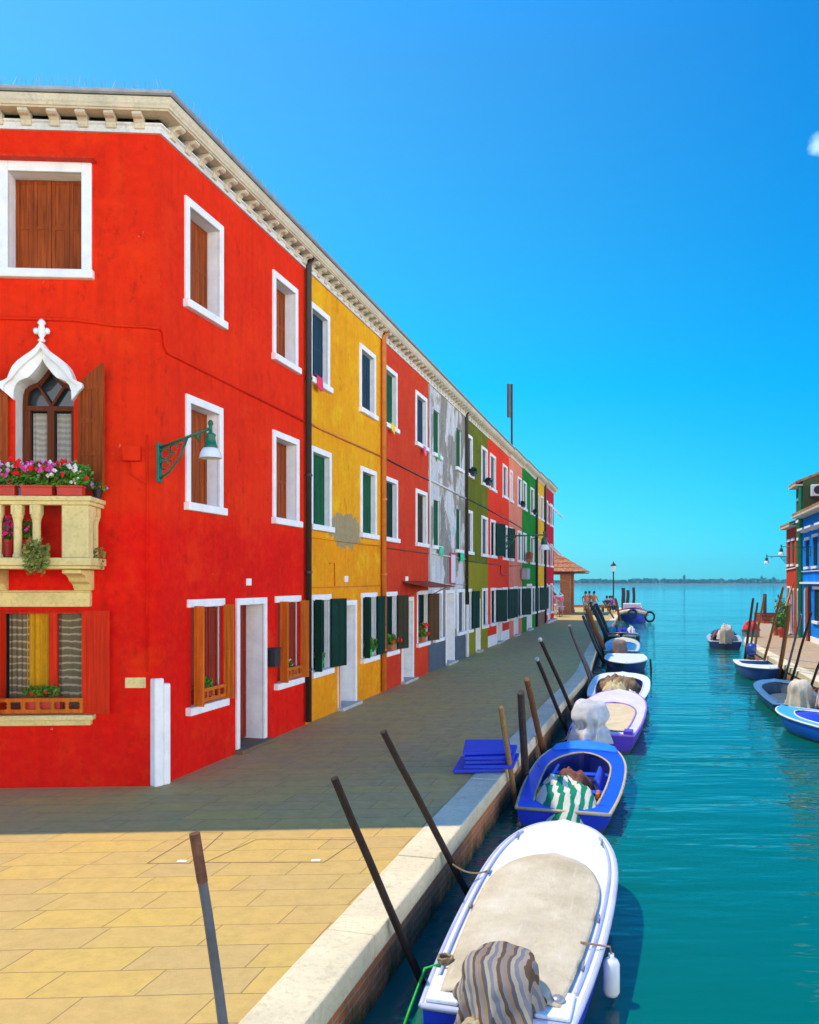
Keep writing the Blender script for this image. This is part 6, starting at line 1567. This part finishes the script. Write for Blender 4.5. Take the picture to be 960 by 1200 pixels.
# ------------------------------------------------------------------ right bank houses
ANG_R = math.atan2(-0.963, -0.2696); OR = Vector((18.68, 42.3, 0)); GRH = 'houses along the right bank'
def rhouse(name, label, s0, s1, h, wallm, wins, doors, over=0.3, pitch=0.40, depth=7, roof_side=True):
    fr = frame(OR, ANG_R); base = fr @ Vector((s0, 0, 0)); w = s1 - s0
    T = thing(name, label, 'house', base, ANG_R, GRH); holes = []; F = Matrix()
    for a, b, z0, z1, sh in wins:
        holes.append(window(T, F, (a - s0, b - s0, z0, z1), M[sh], reveal=0.06, detail=False, style='closed', surround=False, frame_mat=M['white']))
        q = MB(); q.box(a - s0 - .05, b - s0 + .05, -0.05, 0.01, z1 - 0.1, z1 + 0.02); q.build('window_head', M['white'], T)
    for a, b, z1, lm in doors: holes.append(door(T, F, (a - s0, b - s0, 0.03, z1), M[lm], reveal=0.15, handle=False))
    m = MB(); wall_grid(m, 0, w, 0, h, holes)
    for x in (0, w): m.face([(x, 0, 0), (x, depth, 0), (x, depth, h), (x, depth / 2, h + depth / 2 * pitch), (x, 0, h)])
    m.face([(0, depth, 0), (w, depth, 0), (w, depth, h), (0, depth, h)]); m.build('wall', wallm, T)
    m = MB(); o = over; e = 0.05
    for y0, y1, za, zb in ((-o, depth / 2, h - o * pitch, h + depth / 2 * pitch), (depth + o, depth / 2, h - o * pitch, h + depth / 2 * pitch)):
        a = [(-.06, y0, za + .02), (w + .06, y0, za + .02), (w + .06, y1, zb + .02), (-.06, y1, zb + .02)]
        b = [(p[0], p[1], p[2] + 0.12) for p in a]
        m.face(a); m.face(b)
        for i in range(4): m.face([a[i], a[(i + 1) % 4], b[(i + 1) % 4], b[i]])
    m.build('roof', M['tiles'], T)
    m = MB(); m.box(-.03, w + .03, -o - .03, 0.0, h - o * pitch - 0.06, h - o * pitch + 0.01); m.build('eaves', M['cornice'], T)
    return T
T = rhouse('red_house', 'narrow red house at the far end of the right bank', 0, 2.9, 5.25, M['brick_red'], [(0.5, 1.25, 3.25, 4.55, 'sh_olive'), (1.75, 2.5, 3.25, 4.55, 'sh_green')], [(0.35, 1.25, 2.3, 'sh_deep'), (1.6, 2.4, 2.2, 'sh_olive')])
m = MB(); m.box(2.05, 2.75, 0.4, 1.1, 5.0, 7.0); ch = m.build('chimney', M['pink'], T)
m = MB(); m.prism([(1.9, 0.25), (2.9, 0.25), (2.9, 1.25), (1.9, 1.25)], 6.75, 6.87); m.xz([(1.95, 6.87), (2.85, 6.87), (2.4, 7.3)], 0.3, 1.2); m.build('chimney_cap', M['tiles'], ch)
cable(T, Matrix(), [(0, -.03, 3.1), (2.9, -.03, 3.15)], 0.03, M['white'])
T = rhouse('tall_green_house', 'tall dull green house with a cooling unit on its side wall, right bank', 2.9, 4.67, 6.95, M['rgreen'], [(0.45 + 2.9, 1.2 + 2.9, 5.2, 6.3, 'sh_deep'), (.45 + 2.9, 1.2 + 2.9, 3.2, 4.5, 'sh_deep')], [(3.3, 4.1, 2.2, 'sh_green')])
downpipe(T, Matrix(), 1.62, 0.05, 6.8, M['pipe_green'], 0.09)
m = MB(); m.box(1.80, 2.12, 0.30, 0.92, 6.27, 6.78); ac = m.build('cooling_unit', M['lamp_white'], T, bevel=0.02)
m = MB(); m.lathe([(0.19, 0), (0.19, 0.012), (0.06, 0.02), (0.0, 0.02)], 18, (0, 0, 0), Matrix.Translation((2.12, 0.58, 6.53)) @ Matrix.Rotation(PI / 2, 4, 'Y')); m.build('fan_grille', M['iron'], ac)
m = MB(); m.box(1.78, 2.0, 0.35, 0.9, 6.17, 6.25); m.build('wall_bracket', M['iron'], T)
T = rhouse('blue_house', 'bright blue house with white window heads at the right edge of the photo', 4.67, 13.0, 5.55, M['blue'], [(5.35, 6.35, 3.05, 4.40, 'sh_deep'), (7.1, 8.2, 3.05, 4.45, 'sh_deep'), (9.3, 10.4, 3.05, 4.45, 'sh_deep'), (7.3, 8.5, 0.8, 2.3, 'sh_deep'), (9.6, 10.8, .8, 2.3, 'sh_deep')], [(5.2, 6.1, 2.25, 'sh_blue')], over=0.45)
for a, b in ((0.5, 1.8), (2.3, 3.7), (4.5, 5.9)):
    m = MB(); m.box(a, b, -0.32, 0.0, 4.72, 4.80); m.box(a + .1, b - .1, -0.2, 0.0, 4.64, 4.718); m.build('window_hood', M['white'], T)
m = MB(); m.box(0.15, 8.3, -0.16, 0.0, 2.42, 2.50); m.build('string_course', M['white'], T)
cable(T, Matrix(), [(0, -.04, 2.95), (8.3, -.04, 2.95)], 0.03, M['pipe_white'])
m = MB(); m.box(1.55, 1.95, -0.12, -0.02, 0.0, 2.3); m.build('door_board', M['sh_brown'], T)
m = MB(); m.box(2.0, 8.3, -0.03, 0.0, 0.0, 0.22); m.build('plinth', M['white'], T)
m = MB(); m.box(3.4, 4.3, 0.6, 1.4, 6.2, 7.25); ch = m.build('chimney', M['brick_p'], T); m = MB(); m.prism([(3.2, .4), (4.5, .4), (4.5, 1.6), (3.2, 1.6)], 7.25, 7.36); m.build('chimney_cap', M['tiles'], ch)
frRR = frame(OR, ANG_R)
wall_lamp('dark lamp arm on the red house, lower and farther of two on the right bank', tuple(frRR @ Vector((0.35, 0.0, 3.75))), ANG_R - PI / 2, 0.95, 0.02, 0.95)
wall_lamp('dark lamp arm on the blue house, higher and nearer of two on the right bank', tuple(frRR @ Vector((6.6, 0.0, 3.98))), ANG_R - PI / 2, 1.15, 0.02, 0.95)
# plants, crate and steps on the right quay
for i, (s, y, hh, lab, lm, pm) in enumerate(((2.1, -0.55, 1.5, 'tall thin yellow green plant in a pot beside the red house', 'leaf2', 'pot_terra'), (3.3, -0.6, 1.2, 'bushy potted plant beside the green drainpipe', 'leaf', 'pot_terra'), (4.2, -0.75, 0.7, 'low potted plant in a bright red pot before the green house', 'leaf', 'pot_red'), (2.7, -0.8, 0.5, 'small potted plant with white blooms before the red house', 'leaf2', 'pot_terra'))):
    plant('potted_plant', lab, tuple(frRR @ Vector((s, y, 0))), 0, (0.26, 0.26, hh * .5, 0.4 + hh * .5), 220, 0.07, M[lm], [(M['fl_white'], 6, 0.04)] if i == 3 else [], ('pot', 0.2, 0.4), M[pm], 90 + i, 'potted plant', 'potted plants by the right bank houses')
for i, (s, ln) in enumerate(((2.4, 2.3), (2.9, 2.5))):
    m = MB(); b = frRR @ Vector((s, -0.75, 0)); e = frRR @ Vector((s, -0.1, ln)); m.tube([tuple(b), tuple(e)], 0.035, 6)
    tag(m.build('garden_pole', M['sh_orange' if i else 'stone_cream']), ['pale stick leaning on the red house among the plants', 'yellowish stick leaning by the green drainpipe'][i], 'stick')
cr = P(876.5, 746.5, 38.8)
t = thing('crate', 'grey plastic crate on the far corner of the right quay', 'crate', (15.55, 38.9, 0.012), 0.3)
m = MB(); m.box(-.30, .30, -.24, .24, 0, .30); m.box(-.33, .33, -.27, .27, .26, .33); m.build('body', M['metal_grey'], t, bevel=0.02)
heap('red_bundle', 'bright red bundle lying on the grey crate', (15.55, 38.9, 0.345), 0.3, 0.40, 0.32, 0.42, paint('bright_red_plastic', (0.7, 0.015, 0.01), 0.5), 61, 'bag')
st = thing('steps', 'three low red painted steps across the end of the right quay', 'steps', (22.45, 52.0, 0), 0.0)
for k in range(3):
    m = MB(); m.box(-1.1, 1.3, 0.25 * k - 0.6, 0.9, 0.20 * k, 0.20 * k + 0.16); m.build('step', wood('red_step_%d' % k, (0.42, 0.07, 0.03)), st, bevel=0.01)
    m = MB(); m.box(-1.08, 1.28, 0.25 * k - 0.55, 0.88, 0.20 * k + 0.16, 0.20 * k + 0.20); m.build('riser', M['wood_dark'], st)

# ------------------------------------------------------------------ far shore
rng = random.Random(8)
m = MB(); N = 90
xs = [-900 + 1800 * i / N for i in range(N + 1)]
for i in range(N):
    a, b = xs[i], xs[i + 1]
    za, zb = 1.0 + 0.8 * nz(a * .02, 1), 1.0 + .8 * nz(b * .02, 1)
    m.face([(a, 885, WATER - .1), (b, 885, WATER - .1), (b, 890, zb), (a, 890, za)]); m.face([(a, 890, za), (b, 890, zb), (b, 960, 1.2), (a, 960, 1.2)])
tag(m.build('far_island', paint('island_earth', (0.10, 0.12, 0.06), 0.95)), kind='structure')
m = MB(); pts = []
for i in range(9000):
    x = rng.uniform(-880, 880); hgt = max(1.5, 4.2 + 2.6 * nz(x * .013, 3.3) + 2.4 * nz(x * .06, 7.7) + 1.6 * nz(x * .2, 1.1))
    z = 1.0 + hgt * 0.72 * rng.random() ** 0.7
    pts.append((x + rng.uniform(-3, 3), 895 + rng.uniform(-4, 30), z))
leaf_cloud(m, pts, 2.6, rng)
tag(m.build('island_trees', paint('far_foliage', (0.04, 0.075, 0.03), 0.9), fix=False), 'distant line of low trees along the island on the horizon', 'trees', None, 'stuff')
for px, top, w_, lab in ((802, 673, 0.9, 'thin distant bell tower on the horizon left of the right quay'), (893, 674, 0.7, 'distant thin mast tower on the horizon behind the right bank lamps'), (907, 675.5, 1.3, 'squat distant tower on the horizon beside the red house')):
    q = P(px, top, 893); m = MB(); m.box(q.x - w_, q.x + w_, 892, 895, 0.5, q.z - 1.5); m.lathe([(w_ * 1.1, q.z - 1.5), (0.05, q.z)], 4, (q.x, 893.5, 0)); tag(m.build('distant_tower', bpy.data.materials['far_foliage']), lab, 'tower')

# ------------------------------------------------------------------ air, sky, sun, camera
HAZE = 0.0004
m = MB(); m.box(-995, 995, -40, 990, -2.4, 26); hz = m.build('haze', bpy.data.materials.new('haze_air')); hm = hz.data.materials[0]; hm.use_nodes = True
nt = hm.node_tree; nt.nodes.clear(); o_ = nt.nodes.new('ShaderNodeOutputMaterial'); v_ = nt.nodes.new('ShaderNodeVolumePrincipled')
v_.inputs['Color'].default_value = (0.18, 0.66, 0.96, 1); v_.inputs['Density'].default_value = HAZE; v_.inputs['Anisotropy'].default_value = 0.0
nt.links.new(v_.outputs[0], o_.inputs['Volume']); tag(hz, kind='stuff')

sdir = Vector((-0.475, 0.17, 1.0)).normalized()
EL = math.asin(sdir.z); RO = math.atan2(sdir.x, sdir.y)
w = bpy.data.worlds.new('World'); SC.world = w; w.use_nodes = True
nt = w.node_tree; nt.nodes.clear()
out = nt.nodes.new('ShaderNodeOutputWorld'); bg = nt.nodes.new('ShaderNodeBackground'); sky = nt.nodes.new('ShaderNodeTexSky')
sky.sky_type = 'NISHITA'; sky.sun_disc = False; sky.sun_elevation = EL; sky.sun_rotation = RO
sky.air_density = 1.0; sky.dust_density = 0.2; sky.ozone_density = 3.0; sky.altitude = 0
tc = nt.nodes.new('ShaderNodeTexCoord'); dirn = tc.outputs['Generated']
sp = nt.nodes.new('ShaderNodeSeparateXYZ'); nt.links.new(dirn, sp.inputs[0])
tint = ramp(nt, sp.outputs[2], [(0.0, SKY0), (0.22, SKY1), (0.52, SKY2), (1.0, SKY3)])
col = mix(nt, 1.0, sky.outputs[0], tint, 'MULTIPLY')
def vdot(v):
    n = nt.nodes.new('ShaderNodeVectorMath'); n.operation = 'DOT_PRODUCT'; nt.links.new(dirn, n.inputs[0]); n.inputs[1].default_value = v; return n.outputs['Value']
def mth(op, a, b, c=None):
    n = nt.nodes.new('ShaderNodeMath'); n.operation = op
    for i, x in enumerate((a, b, c)):
        if x is None: continue
        if isinstance(x, (int, float)): n.inputs[i].default_value = x
        else: nt.links.new(x, n.inputs[i])
    return n.outputs[0]
glow = ramp(nt, vdot((-0.90, 0.43, 0.0)), [(0.0, (1, 1, 1)), (0.70, GLOW)])
col = mix(nt, 1.0, col, glow, 'MULTIPLY')
# added cloud bank, unseen to the right and behind, to brighten the shaded fronts
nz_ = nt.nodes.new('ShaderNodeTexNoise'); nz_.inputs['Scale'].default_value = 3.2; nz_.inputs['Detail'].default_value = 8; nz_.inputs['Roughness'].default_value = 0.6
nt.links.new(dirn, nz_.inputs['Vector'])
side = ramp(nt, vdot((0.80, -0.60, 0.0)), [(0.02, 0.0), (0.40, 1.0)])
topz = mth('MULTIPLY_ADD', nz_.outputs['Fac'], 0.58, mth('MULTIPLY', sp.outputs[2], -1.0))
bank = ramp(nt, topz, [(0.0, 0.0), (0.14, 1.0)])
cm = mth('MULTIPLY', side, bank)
shade = ramp(nt, nz_.outputs['Fac'], [(0.35, tuple(FILL_CLOUD * x for x in (0.80, 0.79, 0.79))), (0.65, tuple(FILL_CLOUD * x for x in (1.0, 0.97, 0.93)))])
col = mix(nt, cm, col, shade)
# one small puff high on the right
cdv = Vector((0.478, 1.0, 0.508)).normalized()
ds = nt.nodes.new('ShaderNodeVectorMath'); ds.operation = 'DISTANCE'; nt.links.new(dirn, ds.inputs[0]); ds.inputs[1].default_value = cdv
n2 = nt.nodes.new('ShaderNodeTexNoise'); n2.inputs['Scale'].default_value = 55; n2.inputs['Detail'].default_value = 6; nt.links.new(dirn, n2.inputs['Vector'])
puff = ramp(nt, mth('MULTIPLY_ADD', n2.outputs['Fac'], 0.9, mth('MULTIPLY', ds.outputs['Value'], -42.0)), [(0.0, 0.0), (0.34, 0.75)])
col = mix(nt, puff, col, (2.6, 3.9, 4.2))
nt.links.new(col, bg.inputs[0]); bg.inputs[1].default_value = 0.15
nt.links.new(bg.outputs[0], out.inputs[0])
sl = bpy.data.lights.new('sun', 'SUN'); sl.energy = SUN; sl.angle = math.radians(0.5); sl.color = (1.0, 0.84, 0.56)
so = bpy.data.objects.new('sun', sl); link(so); so.rotation_euler = (-sdir).to_track_quat('-Z', 'Y').to_euler(); so.location = (-10, 5, 40)
cd = bpy.data.cameras.new('camera'); co = bpy.data.objects.new('camera', cd); link(co)
cd.sensor_fit = 'VERTICAL'; cd.sensor_height = 36.0; cd.lens = 30.0; cd.shift_y = 82 / 1200.0; cd.clip_end = 5000; cd.clip_start = 0.05
co.location = (0, 0, EYE); co.rotation_euler = (PI / 2, 0, 0); SC.camera = co
SC.render.engine = 'CYCLES'
SC.view_settings.view_transform = 'Standard'; SC.view_settings.look = 'None'; SC.view_settings.gamma = 1.0; SC.view_settings.use_curve_mapping = False
SC.view_settings.exposure = EXPO
SC.cycles.max_bounces = 8; SC.cycles.diffuse_bounces = 4; SC.cycles.use_denoising = True
